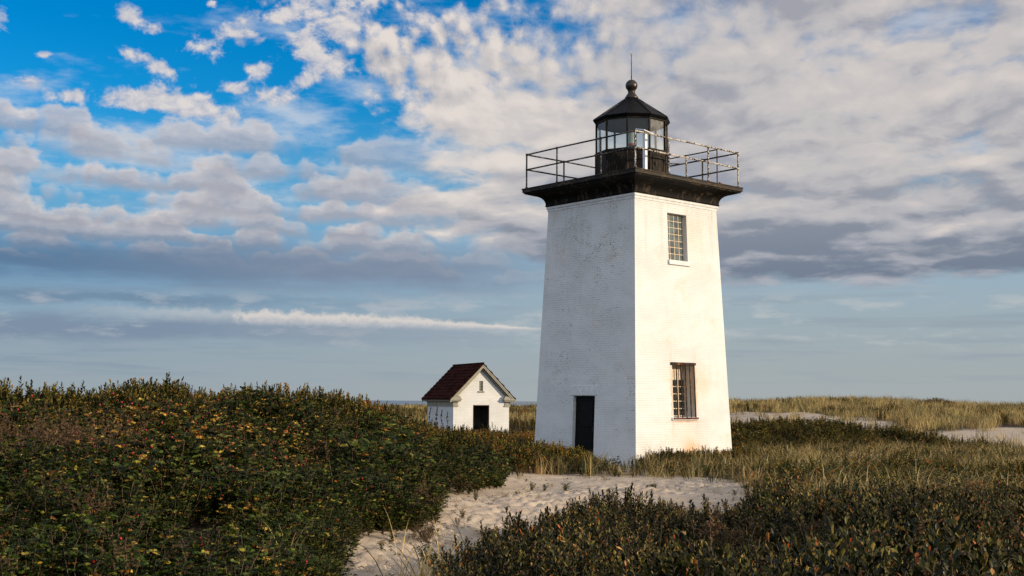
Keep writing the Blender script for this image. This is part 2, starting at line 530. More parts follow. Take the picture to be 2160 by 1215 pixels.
def flaky_paint(name, paint, under, amount=0.5, rough=0.5, scale=(14, 14, 5), spec=0.25):
    m, T, b = new_mat(name)
    oc = objcoord(T)
    mp = T.n('ShaderNodeMapping')
    T.put(mp.inputs['Vector'], oc)
    mp.inputs['Scale'].default_value = scale
    n = T.noise(E(T, mp.outputs[0]), 1.0, 7, 0.65)
    n2 = T.noise(oc, 2.5, 4, 0.5)
    k = T.ss(n + (n2 - 0.5) * 0.5, 0.62 - amount * 0.22, 0.66 - amount * 0.22)
    r = T.noise(oc, 30.0, 3, 0.5)
    u2 = T.mix(T.ss(r, 0.4, 0.65), under, tuple(c * 0.35 for c in under))
    T.put(b.inputs['Base Color'], T.mix(k, paint, u2))
    T.put(b.inputs['Roughness'], k * 0.3 + rough)
    b.inputs['Specular IOR Level'].default_value = spec
    bump(T, b, k * -0.5 + n * 0.4, 0.4, 0.006)
    return m

def glass_mat(name, tint=(0.86, 0.93, 0.95), refl=0.0, dust_glare=0.10):
    """clear pane with a pale diffuse film"""
    m, T, b = new_mat(name)
    t = m.node_tree
    out = t.nodes['Material Output']
    tr = T.n('ShaderNodeBsdfTransparent'); tr.inputs[0].default_value = (*tint, 1)
    gl = T.n('ShaderNodeBsdfGlossy'); gl.inputs['Roughness'].default_value = 0.03
    gl.inputs['Color'].default_value = (0.9, 0.95, 1, 1)
    fr = T.n('ShaderNodeFresnel')
    bf = E(T, T.n('ShaderNodeNewGeometry').outputs['Backfacing'])
    T.put(fr.inputs[0], 1.5 - bf * (1.5 - 1 / 1.5))          # a thin pane reflects alike from both sides
    mx = T.n('ShaderNodeMixShader')
    T.put(mx.inputs[0], (E(T, fr.outputs[0]) * 1.0 + refl).clamp())
    t.links.new(tr.outputs[0], mx.inputs[1]); t.links.new(gl.outputs[0], mx.inputs[2])
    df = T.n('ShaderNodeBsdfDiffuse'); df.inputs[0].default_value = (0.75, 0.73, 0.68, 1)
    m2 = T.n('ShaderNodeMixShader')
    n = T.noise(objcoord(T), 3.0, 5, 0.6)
    T.put(m2.inputs[0], T.ss(n, 0.2, 0.8) * (2 * dust_glare))
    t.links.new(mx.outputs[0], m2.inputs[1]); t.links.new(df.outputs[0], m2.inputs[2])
    t.links.new(m2.outputs[0], out.inputs[0])
    t.nodes.remove(b)
    return m

M = {}
M['whitewash'] = wall_mat('whitewashed_brick', (0.765, 0.765, 0.762))
M['white_trim'] = plain_mat('white_paint', (0.72, 0.725, 0.725), 0.7, 0.25, 0.10, 9.0, bmp=0.3)
M['black_paint'] = plain_mat('black_paint', (0.005, 0.005, 0.005), 0.5, 0.12, 0.3, 8.0)
M['cove_paint'] = flaky_paint('weathered_black_paint', (0.006, 0.005, 0.004), (0.075, 0.058, 0.042), 0.26, 0.66, (9, 9, 3), 0.12)
M['deck_edge'] = flaky_paint('weathered_deck_edge', (0.018, 0.014, 0.011), (0.10, 0.074, 0.05), 0.42, 0.6, (6, 6, 18))
M['bronze'] = flaky_paint('worn_black_metal', (0.012, 0.010, 0.008), (0.075, 0.052, 0.034), 0.40, 0.45, (10, 10, 3), 0.07)
M['roof_metal'] = plain_mat('lantern_roof_metal', (0.006, 0.006, 0.007), 0.5, 0.08, 0.3, 10.0)
M['finial'] = plain_mat('dark_bronze', (0.045, 0.034, 0.026), 0.34, 0.6, 0.3, 12.0, metal=0.5)
M['rail'] = flaky_paint('peeling_pipe_paint', (0.022, 0.019, 0.017), (0.36, 0.31, 0.25), 0.38, 0.55, (22, 22, 22))
M['rail_pale'] = flaky_paint('peeling_pale_lit_pipe_paint', (0.60, 0.55, 0.47), (0.06, 0.045, 0.035), 0.62, 0.55, (20, 20, 20))  # lighter copy of the pipe paint, sunlight painted into the sunny-side rails
M['rust'] = flaky_paint('rusty_iron', (0.16, 0.06, 0.030), (0.05, 0.028, 0.02), 0.5, 0.8, (20, 20, 9))
M['bar_iron'] = flaky_paint('flaking_iron_bar', (0.020, 0.017, 0.017), (0.30, 0.13, 0.06), 0.42, 0.6, (30, 30, 12), 0.1)
M['pane'] = glass_mat('lantern_glass', dust_glare=0.010)
M['glare_pane'] = glass_mat('pale_glare_glass', dust_glare=0.18)  # pale bright reflection painted into the sun-facing panes
M['dark_pane'] = plain_mat('dark_window_glass', (0.035, 0.04, 0.035), 0.10, 0.6, 0.3, 5.0, bmp=0)
M['glass_block'] = plain_mat('old_glass', (0.10, 0.125, 0.125), 0.12, 0.7, 0.5, 3.0, bmp=0.08)
M['muntin'] = plain_mat('cream_putty', (0.66, 0.54, 0.40), 0.75, 0.2, 0.15, 14.0)
M['white_post'] = plain_mat('white_post_paint', (0.80, 0.80, 0.82), 0.5, 0.4, 0.05, 5.0)
M['lens'] = plain_mat('ribbed_lens', (0.55, 0.60, 0.52), 0.10, 0.8, 0.1, 5.0, bmp=0)
M['red'] = plain_mat('red_enamel', (0.55, 0.05, 0.03), 0.4, 0.4, 0.2, 8.0)
M['panel'] = plain_mat('solar_cell', (0.02, 0.025, 0.05), 0.2, 0.5, 0.2, 8.0)
M['stucco'] = wall_mat('shed_painted_brick', (0.745, 0.75, 0.745))
M['shed_trim'] = plain_mat('grey_cream_trim', (0.31, 0.295, 0.240), 0.65, 0.3, 0.12, 6.0)
M['shingle'] = plain_mat('brown_shingle', (0.036, 0.0115, 0.008), 0.95, 0.02, 0.55, 5.0, bmp=0.5)
M['frame_red'] = plain_mat('red_brown_frame', (0.12, 0.045, 0.03), 0.7, 0.2, 0.2, 8.0)
M['floor_dark'] = plain_mat('dark_floor', (0.05, 0.045, 0.04), 0.9, 0.1)

# ------------------------------------------------------------------ lighthouse
TX, TY, TROT = 3.6608, 36.5323, R(90) - 0.85458
def half(z):
    return 2.1128 - 0.03935 * z

def build_lighthouse():
    root = empty('lighthouse', (TX, TY, 0), TROT)
    tag(root, 'tapering square white brick lighthouse with black gallery and lantern', 'lighthouse')
    Z0, Z1 = -0.8, 7.64
    holes = {'L': [(-0.44, 0.459, -0.12, 1.97, 0.12)], 'R': [(-0.47, 0.485, 1.375, 2.93, 0.40), (-0.44, 0.405, 5.935, 7.33, 0.19)], 'B': [], 'K': []}
    def pt(face, u, z, d=0.0):
        a = half(z) - d
        return {'R': (u, -a, z), 'K': (-u, a, z), 'L': (-a, -u, z), 'B': (a, u, z)}[face]
    # u grows to the viewer's right seen from outside; on L that is -y
    V, F, U, W_ = [], [], [], []
    OFF = {'R': 10.0, 'L': 20.0, 'B': 30.0, 'K': 40.0}
    WEAR = {'R': 0.12, 'L': 1.0, 'B': 0.5, 'K': 0.5}
    def quad(pts, uvs, wr):
        b = len(V)
        V.extend(pts); U.extend(uvs); F.append((b, b + 1, b + 2, b + 3)); W_.append(wr)
    for face in 'RLBK':
        hs = holes[face]
        if face == 'L':
            hs = [(-u1, -u0, z0, z1, d) for u0, u1, z0, z1, d in hs]
        us = sorted({h[0] for h in hs} | {h[1] for h in hs})
        zs = sorted({Z0, Z1} | {h[2] for h in hs} | {h[3] for h in hs} | set(np.arange(0.0, 7.6, 0.8).round(2)))
        for za, zb in zip(zs[:-1], zs[1:]):
            cut = [None] + us + [None]
            for i in range(len(cut) - 1):
                def ux(c, z, lo):
                    return (-half(z) if lo else half(z)) if c is None else c
                ua0, ub0 = ux(cut[i], za, True), ux(cut[i + 1], za, False)
                ua1, ub1 = ux(cut[i], zb, True), ux(cut[i + 1], zb, False)
                um, zm = (ua0 + ub0) / 2, (za + zb) / 2
                if any(h[0] < um < h[1] and h[2] < zm < h[3] for h in hs):
                    continue
                o = OFF[face]
                quad([pt(face, ua0, za), pt(face, ub0, za), pt(face, ub1, zb), pt(face, ua1, zb)],
                     [(ua0 + o, za), (ub0 + o, za), (ub1 + o, zb), (ua1 + o, zb)], WEAR[face])
        for (u0, u1, z0, z1, d) in hs:            # reveals
            o = OFF[face]
            for (A, B) in (((u0, z1), (u0, z0)), ((u1, z0), (u1, z1)), ((u0, z0), (u1, z0)), ((u1, z1), (u0, z1))):
                q = [pt(face, *A), pt(face, *B), pt(face, *B, d), pt(face, *A, d)]
                quad(q, [(A[0] + o, A[1]), (B[0] + o, B[1]), (B[0] + o + d, B[1]), (A[0] + o + d, A[1])], WEAR[face])
    me = bpy.data.meshes.new('wall')
    me.from_pydata(V, [], F)
    l = me.uv_layers.new(name='UVMap')
    for p in me.polygons:
        for li in p.loop_indices:
            l.data[li].uv = U[me.loops[li].vertex_index]
    at = me.attributes.new('wear', 'FLOAT', 'FACE')
    at.data.foreach_set('value', W_)
    me.materials.append(M['whitewash'])
    bm = bmesh.new(); bm.from_mesh(me)
    bmesh.ops.remove_doubles(bm, verts=bm.verts, dist=1e-4)
    bmesh.ops.recalc_face_normals(bm, faces=bm.faces)
    bm.to_mesh(me); bm.free()
    wall = bpy.data.objects.new('wall', me); COL.objects.link(wall); wall.parent = root

    # string courses
    m = MB()
    a = half(7.64)
    m.sweep_square([(a - 0.05, 7.60), (a + 0.012, 7.60), (a + 0.022, 7.615), (a + 0.022, 7.665), (a + 0.012, 7.672), (a + 0.040, 7.682), (a + 0.046, 7.70),
                    (a + 0.046, 7.757), (a - 0.05, 7.76)])
    m.build('string_course', M['white_trim'], root, bevel=0.006)
    # cove cornice
    m = MB()
    m.sweep_square([(1.78, 7.762), (1.875, 7.764), (1.889, 7.785), (1.874, 7.80), (1.872, 7.84), (1.880, 7.89), (1.897, 7.94), (1.923, 7.985), (1.957, 8.025), (2.000, 8.058),
                    (2.05, 8.082), (2.11, 8.098), (2.20, 8.125), (2.30, 8.155), (2.345, 8.17), (2.350, 8.205)])
    m.build('cornice', M['cove_paint'], root)
    m = MB()
    m.sweep_square([(2.352, 8.206), (2.385, 8.207), (2.388, 8.30), (2.402, 8.305), (2.402, 8.336)], cap=True)
    m.build('gallery_deck', M['deck_edge'], root, bevel=0.005)

    # door on the shaded face (outer face x = -a)
    d = 0.12
    al = half(1.0) - d
    tilt = Matrix.Rotation(-math.atan(0.03935) * -1, 3, 'Y')
    m = MB()
    m.box((-al + 0.03, 0.01, 0.925), (0.05, 0.90, 2.10), tilt)
    for zc, hh in ((0.50, 0.85), (1.45, 0.78)):
        m.box((-(half(zc) - d) + 0.002, 0.01, zc), (0.02, 0.52, hh), tilt)
    door = m.build('door', M['black_paint'], root, bevel=0.008)
    m = MB()
    m.tube((-al - 0.045, -0.32, 0.95), (-al - 0.045, -0.32, 1.07), 0.012)
    m.tube((-al, -0.32, 0.96), (-al - 0.05, -0.32, 0.96), 0.010); m.tube((-al, -0.32, 1.06), (-al - 0.05, -0.32, 1.06), 0.010)
    m.build('handle', M['finial'], door)
    m = MB()
    m.box((-half(2.13) + 0.019, 0.022, 2.128), (0.06, 1.19, 0.29), tilt)
    m.build('lintel', M['white_trim'], root, bevel=0.01)

    # upper window, glass blocks in a grid
    tr = Matrix.Rotation(-math.atan(0.03935), 3, 'X')
    def wy(z, dd):
        return -half(z) + dd
    u0, u1, z0, z1 = -0.44, 0.405, 5.935, 7.33
    m = MB()
    nc, nr = 4, 7
    cw, rh = (u1 - u0 - 0.04) / nc, (z1 - z0 - 0.03) / nr
    for i in range(nc):
        for j in range(nr):
            uc, zc = u0 + 0.02 + cw * (i + .5), z0 + 0.015 + rh * (j + .5)
            m.box((uc, wy(zc, 0.175), zc), (cw - 0.03, 0.06, rh - 0.03), tr)
    win = empty('window', (0, 0, 0)); win.parent = root
    m.build('pane', M['glass_block'], win, bevel=0.008)
    m = MB()
    for i in range(nc + 1):
        uc = u0 + 0.02 + cw * i
        zc = (z0 + z1) / 2
        m.box((uc, wy(zc, 0.150), zc), (0.020 + (0.02 if i in (0, nc) else 0), 0.03, z1 - z0), tr)
    for j in range(nr + 1):
        zc = z0 + 0.015 + rh * j
        m.box(((u0 + u1) / 2, wy(zc, 0.151), zc), (u1 - u0, 0.026, 0.020), tr)
    m.build('muntin', M['muntin'], win)
    m = MB()
    m.box((0.0, wy(5.865, -0.005), 5.866), (0.95, 0.11, 0.135), tr)
    m.build('sill', M['white_trim'], win, bevel=0.008)

    # lower window, deep recess with iron bars
    u0, u1, z0, z1 = -0.47, 0.485, 1.375, 2.93
    win2 = empty('window', (0, 0, 0)); win2.parent = root
    m = MB(); m.box((0.0, wy(1.97, 0.395), 1.92), (0.96, 0.02, 1.14), tr)
    m.build('pane', M['dark_pane'], win2)
    m = MB(); m.box((0.0, wy(2.70, 0.385), 2.70), (0.96, 0.03, 0.50), tr)
    m.build('board', M['muntin'], win2)
    m = MB()
    for uc in (-0.455, -0.13, 0.17, 0.47):
        m.box((uc, wy(1.95, 0.372), 1.92), (0.028, 0.03, 1.12), tr)
    for j in range(6):
        zc = z0 + 0.03 + j * 0.213
        m.box((0.0, wy(zc, 0.371), zc), (0.95, 0.026, 0.024), tr)
    m.build('muntin', M['muntin'], win2)
    for uc in (-0.335, -0.135, 0.058, 0.245, 0.445):
        m = MB()
        m.tube((uc, wy(1.31, -0.050), 1.31), (uc + random.uniform(-.01, .01), wy(2.93, -0.045), 2.93), 0.020, n=6)
        m.build('iron_bar', M['bar_iron'], win2)
    m = MB()
    m.box((0.0, wy(2.905, -0.030), 2.912), (1.06, 0.06, 0.075), tr)
    m.build('top_rail', M['bar_iron'], win2, bevel=0.008)
    m = MB()
    m.box((0.01, wy(1.335, -0.062), 1.338), (1.06, 0.035, 0.05), tr)
    m.build('bottom_rail', M['rust'], win2, bevel=0.004)
    m = MB()
    m.box((0.0, wy(1.31, 0.02), 1.322), (1.12, 0.13, 0.09), tr)
    m.build('sill', M['white_trim'], win2, bevel=0.008)

    # gallery railing
    A = 2.29
    ZD, ZM, ZT = 8.336, 8.933, 9.404
    rail = empty('railing', (0, 0, ZD)); rail.parent = root
    def rz(p): return (p[0], p[1], p[2] - ZD)
    sides = {'L': ((-A, A), (-A, -A)), 'R': ((-A, -A), (A, -A)), 'B': ((A, -A), (A, A)), 'K': ((A, A), (-A, A))}
    for k, (p, q) in sides.items():
        for z in (ZT, ZM):
            m = MB()
            n = 3
            for i in range(n):
                a_, b_ = i / n, (i + 1) / n
                wob = 0.008
                P = [(p[0] + (q[0] - p[0]) * t_, p[1] + (q[1] - p[1]) * t_, z + (0 if t_ in (0, 1) else random.uniform(-wob, wob))) for t_ in (a_, b_)]
                if i: P[0] = last
                last = P[1]
                m.tube(rz(P[0]), rz(P[1]), 0.025, n=8)
            m.build('rail', M['rail_pale'] if k == 'R' else M['rail'], rail, smooth=False)  # sunny side takes the lit copy of the paint
    posts = [(-A, -A), (A, -A), (A, A), (-A, A), (-A, 0.92), (-A, -0.93), (-0.88, -A), (0.88, -A), (-0.70, A), (0.9, A), (A, -0.89), (A, 0.9)]
    for (x, y) in posts:
        m = MB()
        m.tube((x, y, 0), (x, y, ZT - ZD + 0.012), 0.025, n=8)
        m.tube((x, y, 0), (x, y, 0.05), 0.045, 0.04, n=8)
        m.tube((x, y, ZT - ZD - 0.035), (x, y, ZT - ZD + 0.035), 0.033, n=8)
        m.tube((x, y, ZM - ZD - 0.03), (x, y, ZM - ZD + 0.03), 0.032, n=8)
        m.build('post', M['rail_pale'] if y < -2 else M['rail'], rail)
    # guard around the hatch, inside the rail
    g = empty('hatch_guard', (0, 0, ZD)); g.parent = root
    m = MB(); m.tube((1.6, -2.038, 0), (1.6, -2.038, 1.13), 0.018); m.build('post', M['rust'], g)
    m = MB(); m.tube((1.6, -0.816, 0), (1.6, -0.816, 1.15), 0.022); m.build('post', M['rail_pale'], g)
    m = MB(); m.tube((1.6, -2.038, 1.12), (1.6, -0.72, 1.12), 0.020); m.tube((1.6, -0.62, 1.12), (1.6, 0.6, 1.12), 0.020)
    m.tube((1.6, -0.816, 0.86), (0.9, -0.20, 0.86), 0.018)
    m.build('rail', M['rail'], g)
    m = MB(); m.tube((2.0, -1.95, 0.10), (1.62, -2.1, 0.10), 0.02); m.tube((1.8, -2.03, 0), (1.8, -2.03, 0.10), 0.015)
    m.build('toe_rail', M['rust'], g)

    # lantern, ten-sided
    A0 = R(-136.76 - 7.0)
    st = R(36)
    def ang(k): return A0 + st * k
    def cp(k, r, z): return (r * math.cos(ang(k)), r * math.sin(ang(k)), z)
    m = MB()
    m.lathe([(1.15, 8.33), (1.15, 8.40), (1.125, 8.41), (1.125, 9.30), (1.16, 9.315), (1.16, 9.365), (1.09, 9.37)], 10, A0)
    lw = m.build('lantern_wall', M['bronze'], root)
    # seams and door on the sunny side
    mid = ang(1.5)
    rin = 1.125 * math.cos(st / 2)
    rot = Matrix.Rotation(mid, 3, 'Z')
    def lp(r, w, z): return rot @ Vector((r, w, 0)) + Vector((0, 0, z))
    m = MB()
    m.box(lp(rin + 0.008, 0.0, 8.80), (0.022, 0.50, 0.74), rot)
    for k in range(6):
        a_, b_ = math.pi * k / 6, math.pi * (k + 1) / 6
        wa, wb = 0.25 * math.cos(a_), 0.25 * math.cos(b_)
        m.box(lp(rin + 0.008, (wa + wb) / 2, 9.17 + 0.035 * (math.sin(a_) + math.sin(b_))), (0.0215, abs(wa - wb), 0.07), rot)
    ld = m.build('door', M['bronze'], lw, bevel=0.006)
    m = MB()
    c_ = lp(rin + 0.06, -0.13, 8.93)
    for k in range(4):
        a_ = math.pi / 4 * k
        dv = rot @ Vector((0, math.cos(a_), 0)) * 0.075 + Vector((0, 0, math.sin(a_) * 0.075))
        m.tube(c_ - dv, c_ + dv, 0.012, n=6)
    m.tube(lp(rin, -0.13, 8.93), c_, 0.02, n=6)
    m.build('handle', M['finial'], lw)
    for zz in (8.6, 9.05):
        m = MB()
        m.tube(lp(rin + 0.03, 0.22, zz), lp(rin + 0.03, 0.30, zz), 0.02, n=6)
        m.build('hinge', M['finial'], lw)
    for k in range(10):
        m = MB()
        m.tube(cp(k, 1.13, 8.40), cp(k, 1.13, 9.31), 0.016, n=6)
        m.build('corner_strip', M['bronze'], lw)

    gf = MB()
    for k in range(10):
        c0 = Vector(cp(k, 1.10, 0))
        rk = Matrix.Rotation(ang(k), 3, 'Z')
        gf.box((c0.x, c0.y, 9.845), (0.055, 0.045, 0.95), rk)
    gf.lathe([(1.06, 10.300), (1.135, 10.300), (1.135, 10.365), (1.06, 10.365)], 10, A0, cap=False)
    gf.lathe([(1.05, 9.366), (1.13, 9.366), (1.13, 9.395), (1.05, 9.395)], 10, A0, cap=False)
    fr = gf.build('glazing_frame', M['bronze'], root)
    for k in range(10):
        m = MB()
        e0, e1 = 0.03, 0.97
        p, q = Vector(cp(k, 1.085, 0)), Vector(cp(k + 1, 1.085, 0))
        a_, b_ = p.lerp(q, e0), p.lerp(q, e1)
        m.add([(a_.x, a_.y, 9.39), (b_.x, b_.y, 9.39), (b_.x, b_.y, 10.305), (a_.x, a_.y, 10.305)], [(0, 1, 2, 3)])
        m.build('pane', M['glare_pane'] if k in (1, 2) else M['pane'], fr)
    m = MB()
    m.lathe([(0.02, 10.335), (1.07, 10.335), (1.145, 10.335), (1.205, 10.405), (1.212, 10.425), (1.19, 10.44), (0.80, 10.70), (0.45, 10.945), (0.205, 11.135)], 10, A0)
    rf = m.build('lantern_roof', M['roof_metal'], root)
    m = MB()
    for k in range(10):
        m.tube(cp(k, 1.19, 10.443), cp(k, 0.2, 11.14), 0.012, n=5)
    m.build('roof_seam', M['roof_metal'], rf)
    m = MB()
    m.lathe([(0.205, 11.12), (0.208, 11.17), (0.200, 11.195), (0.172, 11.205), (0.165, 11.235), (0.155, 11.26), (0.135, 11.275), (0.122, 11.30), (0.108, 11.33), (0.112, 11.36),
             (0.118, 11.375)] + [(0.188 * math.cos(a_), 11.553 + 0.188 * math.sin(a_)) for a_ in np.linspace(-0.88, 1.56, 16)], 28)
    m.build('ball_finial', M['finial'], rf, smooth=True)
    m = MB()
    m.tube((0, 0, 11.72), (0, 0, 12.47), 0.017, 0.011, n=6)
    m.tube((0, 0, 12.46), (-0.035, 0.035, 12.60), 0.007, 0.003, n=5); m.tube((0, 0, 12.46), (0.02, -0.02, 12.61), 0.008, 0.003, n=5)
    m.tube((0, 0, 12.46), (-0.03, -0.03, 12.58), 0.006, 0.003, n=5)
    m.build('lightning_rod', M['rust'], rf)
    # beacon on its stand
    m = MB()
    m.lathe([(1.04, 9.30), (1.04, 9.33)], 10, A0)
    m.lathe([(0.05, 9.33), (0.05, 9.60), (0.10, 9.61), (0.10, 9.66)], 12)
    lf = m.build('lens_stand', M['floor_dark'], root)
    m = MB()
    prof = []
    for i in range(10):
        z = 9.72 + i * 0.036
        prof += [(0.100, z), (0.118, z + 0.012), (0.118, z + 0.022), (0.100, z + 0.034)]
    m.lathe(prof, 18)
    m.build('lens', M['lens'], lf)
    m = MB(); m.lathe([(0.11, 9.66), (0.125, 9.67), (0.125, 9.72), (0.10, 9.722)], 18); m.build('lens_base', M['red'], lf)
    # solar panel on a white post
    m = MB(); m.bb(-1.51, -1.41, -1.95, -1.85, ZD, 9.50); sp = m.build('solar_post', M['white_post'], root, bevel=0.006)
    rp = Matrix.Rotation(R(8), 3, 'Y') @ Matrix.Rotation(R(14), 3, 'X')
    m = MB(); m.box((-1.44, -1.88, 9.575), (0.44, 0.36, 0.030), rp); pf = m.build('panel_frame', M['white_post'], sp, bevel=0.004)
    m = MB(); m.box((-1.44, -1.88, 9.5925), (0.40, 0.32, 0.012), rp); m.build('solar_cell', M['panel'], sp)
    m = MB(); m.tube((-1.46, -1.9, 9.44), (-1.60, -1.95, 9.56), 0.012); m.tube((-1.46, -1.9, 9.44), (-1.30, -1.84, 9.56), 0.012); m.build('bracket', M['white_post'], sp)
    return root
random.seed(5)
build_lighthouse()

# ------------------------------------------------------------------ little white shed
SX, SY, SROT = -2.024, 56.0, 0.39
def build_shed():
    root = empty('shed', (SX, SY, 0), SROT)
    tag(root, 'small white gabled brick shed with dark red-brown shingle roof and open doorway', 'shed')
    w, L = 1.339, 1.8
    ue, zr, ze, fo = 1.566, 3.512, 1.928, 0.22
    sl = (zr - ze) / ue
    def Zr(u): return zr - abs(u) * sl
    V, F, U = [], [], []
    def quad(p, uv):
        b = len(V); V.extend(p); U.extend(uv); F.append(tuple(range(b, b + len(p))))
    zb = -0.5
    cuts = [-w, -0.402, -0.112, 0.0, 0.072, 0.38, w]
    for front in (True, False):
        y = -L if front else L
        for ua, ub in zip(cuts[:-1], cuts[1:]):
            um = (ua + ub) / 2
            segs = [(zb, None)]
            if front and -0.402 < um < 0.38:
                segs = [(1.615, None)]
                if -0.112 < um < 0.072:
                    segs = [(1.615, 2.24), (2.69, None)]
            for s0, s1 in segs:
                ta, tb = (Zr(ua) - 0.12, Zr(ub) - 0.12) if s1 is None else (s1, s1)
                quad([(ua, y, s0), (ub, y, s0), (ub, y, tb), (ua, y, ta)], [(ua + 5, s0), (ub + 5, s0), (ub + 5, tb), (ua + 5, ta)])
    for s in (-1, 1):
        zt = Zr(w) - 0.12
        quad([(s * w, -L, zb), (s * w, L, zb), (s * w, L, zt), (s * w, -L, zt)], [(-L + 15, zb), (L + 15, zb), (L + 15, zt), (-L + 15, zt)])
    d = 0.16
    for (u0, u1, z0, z1) in ((-0.402, 0.38, zb, 1.615), (-0.112, 0.072, 2.24, 2.69)):
        for (A, B) in (((u0, z1), (u0, z0)), ((u1, z0), (u1, z1)), ((u1, z1), (u0, z1)), ((u0, z0), (u1, z0))):
            quad([(A[0], -L, A[1]), (B[0], -L, B[1]), (B[0], -L + d, B[1]), (A[0], -L + d, A[1])], [(A[0] + 5, A[1]), (B[0] + 5, B[1]), (B[0] + 5.1, B[1]), (A[0] + 5.1, A[1])])
    me = bpy.data.meshes.new('wall'); me.from_pydata(V, [], F)
    l = me.uv_layers.new(name='UVMap')
    for p in me.polygons:
        for li in p.loop_indices:
            l.data[li].uv = U[me.loops[li].vertex_index]
    at = me.attributes.new('wear', 'FLOAT', 'FACE'); at.data.foreach_set('value', [0.42] * len(F))
    me.materials.append(M['stucco'])
    bm = bmesh.new(); bm.from_mesh(me)
    bmesh.ops.remove_doubles(bm, verts=bm.verts, dist=1e-4)
    bmesh.ops.recalc_face_normals(bm, faces=bm.faces)
    bm.to_mesh(me); bm.free()
    o = bpy.data.objects.new('wall', me); COL.objects.link(o); o.parent = root
    m = MB(); m.bb(-w + .02, w - .02, -L + .02, L - .02, -0.12, -0.08); m.build('floor_slab', M['floor_dark'], root)
    # roof: overlapping courses on both slopes
    m = MB()
    NC = 11
    yl = L + fo + 0.02
    for s in (-1, 1):
        m.prism_y([(0, zr - 0.035), (s * (ue + .01), ze - 0.035), (s * (ue + .01), ze - 0.085), (0, zr - 0.085)], -yl, yl)
        for k in range(NC):
            ua, ub = ue * k / NC, ue * (k + 1.0) / NC + 0.02
            za, zb_ = zr - ua * sl, zr - ub * sl
            n_t = 14
            for j in range(n_t):
                ya = -yl + 2 * yl * j / n_t + (0.12 if k % 2 else 0)
                yb = min(ya + 2 * yl / n_t - 0.012, yl)
                e = random.uniform(-0.004, 0.006)
                m.prism_y([(s * ua, za - 0.028), (s * ub, zb_ + 0.014 + e), (s * ub, zb_ - 0.022), (s * ua, za - 0.04)], ya, yb)
    m.tube((0, -yl, zr - 0.01), (0, yl, zr - 0.01), 0.035, n=6)
    m.build('roof', M['shingle'], root, recalc=True)
    # rake trim on both gables
    for yy in (-1, 1):
        m = MB()
        for s in (-1, 1):
            def strip(ot, ob, y0, y1, u_end=ue):
                m.prism_y([(0, zr - ot), (s * u_end, Zr(u_end) - ot), (s * u_end, Zr(u_end) - ob), (0, zr - ob)], y0, y1)
            yo = yy * (L + fo)
            strip(0.086, 0.225, yo, yo - yy * 0.035, ue - 0.01)
            strip(0.088, 0.150, yo + yy * 0.015, yo, ue - 0.01)
            strip(0.155, 0.190, yo - yy * 0.036, yy * L, ue - 0.03)
            strip(0.191, 0.300, yy * (L + 0.075), yy * L, ue - 0.14)
            strip(0.301, 0.350, yy * (L + 0.035), yy * L, ue - 0.19)
        m.build('rake_trim', M['shed_trim'], root, recalc=True)
        for s in (-1, 1):
            m = MB()
            m.bb(s * 1.02, s * (ue - 0.01), yy * L, yy * (L + fo + 0.02), 1.83, 1.885)
            m.bb(s * 1.05, s * (ue - 0.05), yy * L, yy * (L + fo - 0.02), 1.775, 1.829)
            m.bb(s * 1.10, s * (ue - 0.14), yy * L, yy * (L + fo - 0.10), 1.75, 1.774)
            m.bb(s * 1.135, s * (w + 0.022), yy * L, yy * (L + 0.035), 1.60, 1.749)
            m.bb(s * 1.10, s * (w + 0.035), yy * L, yy * (L + 0.05), 1.545, 1.599)
            m.prism_y([(s * 1.02, 1.886), (s * (ue - 0.02), 1.886), (s * (ue - 0.02), 1.91), (s * 1.10, 2.02)], yy * L, yy * (L + fo - 0.02))
            m.build('cornice_return', M['shed_trim'], root, recalc=True)
    m = MB()
    for s in (-1, 1):
        m.bb(s * w, s * (ue - 0.02), -L - 0.001, L + 0.001, 1.80, 1.86)
        m.bb(s * w, s * (w + 0.06), -L - 0.002, L + 0.002, 1.75, 1.799)
        m.bb(s * w, s * (w + 0.030), -L - 0.003, L + 0.003, 1.545, 1.749)
    m.build('frieze', M['shed_trim'], root)
    # gable vent
    m = MB()
    for k in range(6):
        m.box((-0.02, -L + 0.07, 2.275 + 0.075 * k), (0.182, 0.09, 0.010), Matrix.Rotation(R(38), 3, 'X'))
    v = m.build('vent', M['shed_trim'], root)
    m = MB(); m.bb(-0.112, 0.072, -L + 0.13, -L + 0.15, 2.24, 2.69); m.build('vent_back', M['floor_dark'], v)
    m = MB(); m.bb(-0.165, 0.125, -L - 0.05, -L + 0.05, 2.18, 2.239); m.build('sill', M['shed_trim'], v, bevel=0.005)
    m = MB()
    m.bb(-0.402, -0.372, -L + 0.03, -L + 0.12, -0.1, 1.60); m.bb(0.35, 0.38, -L + 0.03, -L + 0.12, -0.1, 1.60); m.bb(-0.402, 0.38, -L + 0.031, -L + 0.119, 1.59, 1.614)
    m.build('door_frame', M['frame_red'], root)
    m = MB()
    rd = Matrix.Rotation(R(75), 3, 'Z')
    m.box((-0.372 + 0.10, -L + 0.48, 0.76), (0.70, 0.04, 1.62), rd)
    dd = m.build('door', M['floor_dark'], root, bevel=0.005)
    m = MB(); m.tube((-0.30, -L + 0.20, 0.80), (-0.24, -L + 0.19, 0.80), 0.03, n=8); m.build('handle', M['finial'], dd)
    return root
build_shed()

# ------------------------------------------------------------------ terrain
rng = np.random.default_rng(11)
def smooth(a, b, x):
    t = np.clip((x - a) / (b - a), 0, 1)
    return t * t * (3 - 2 * t)

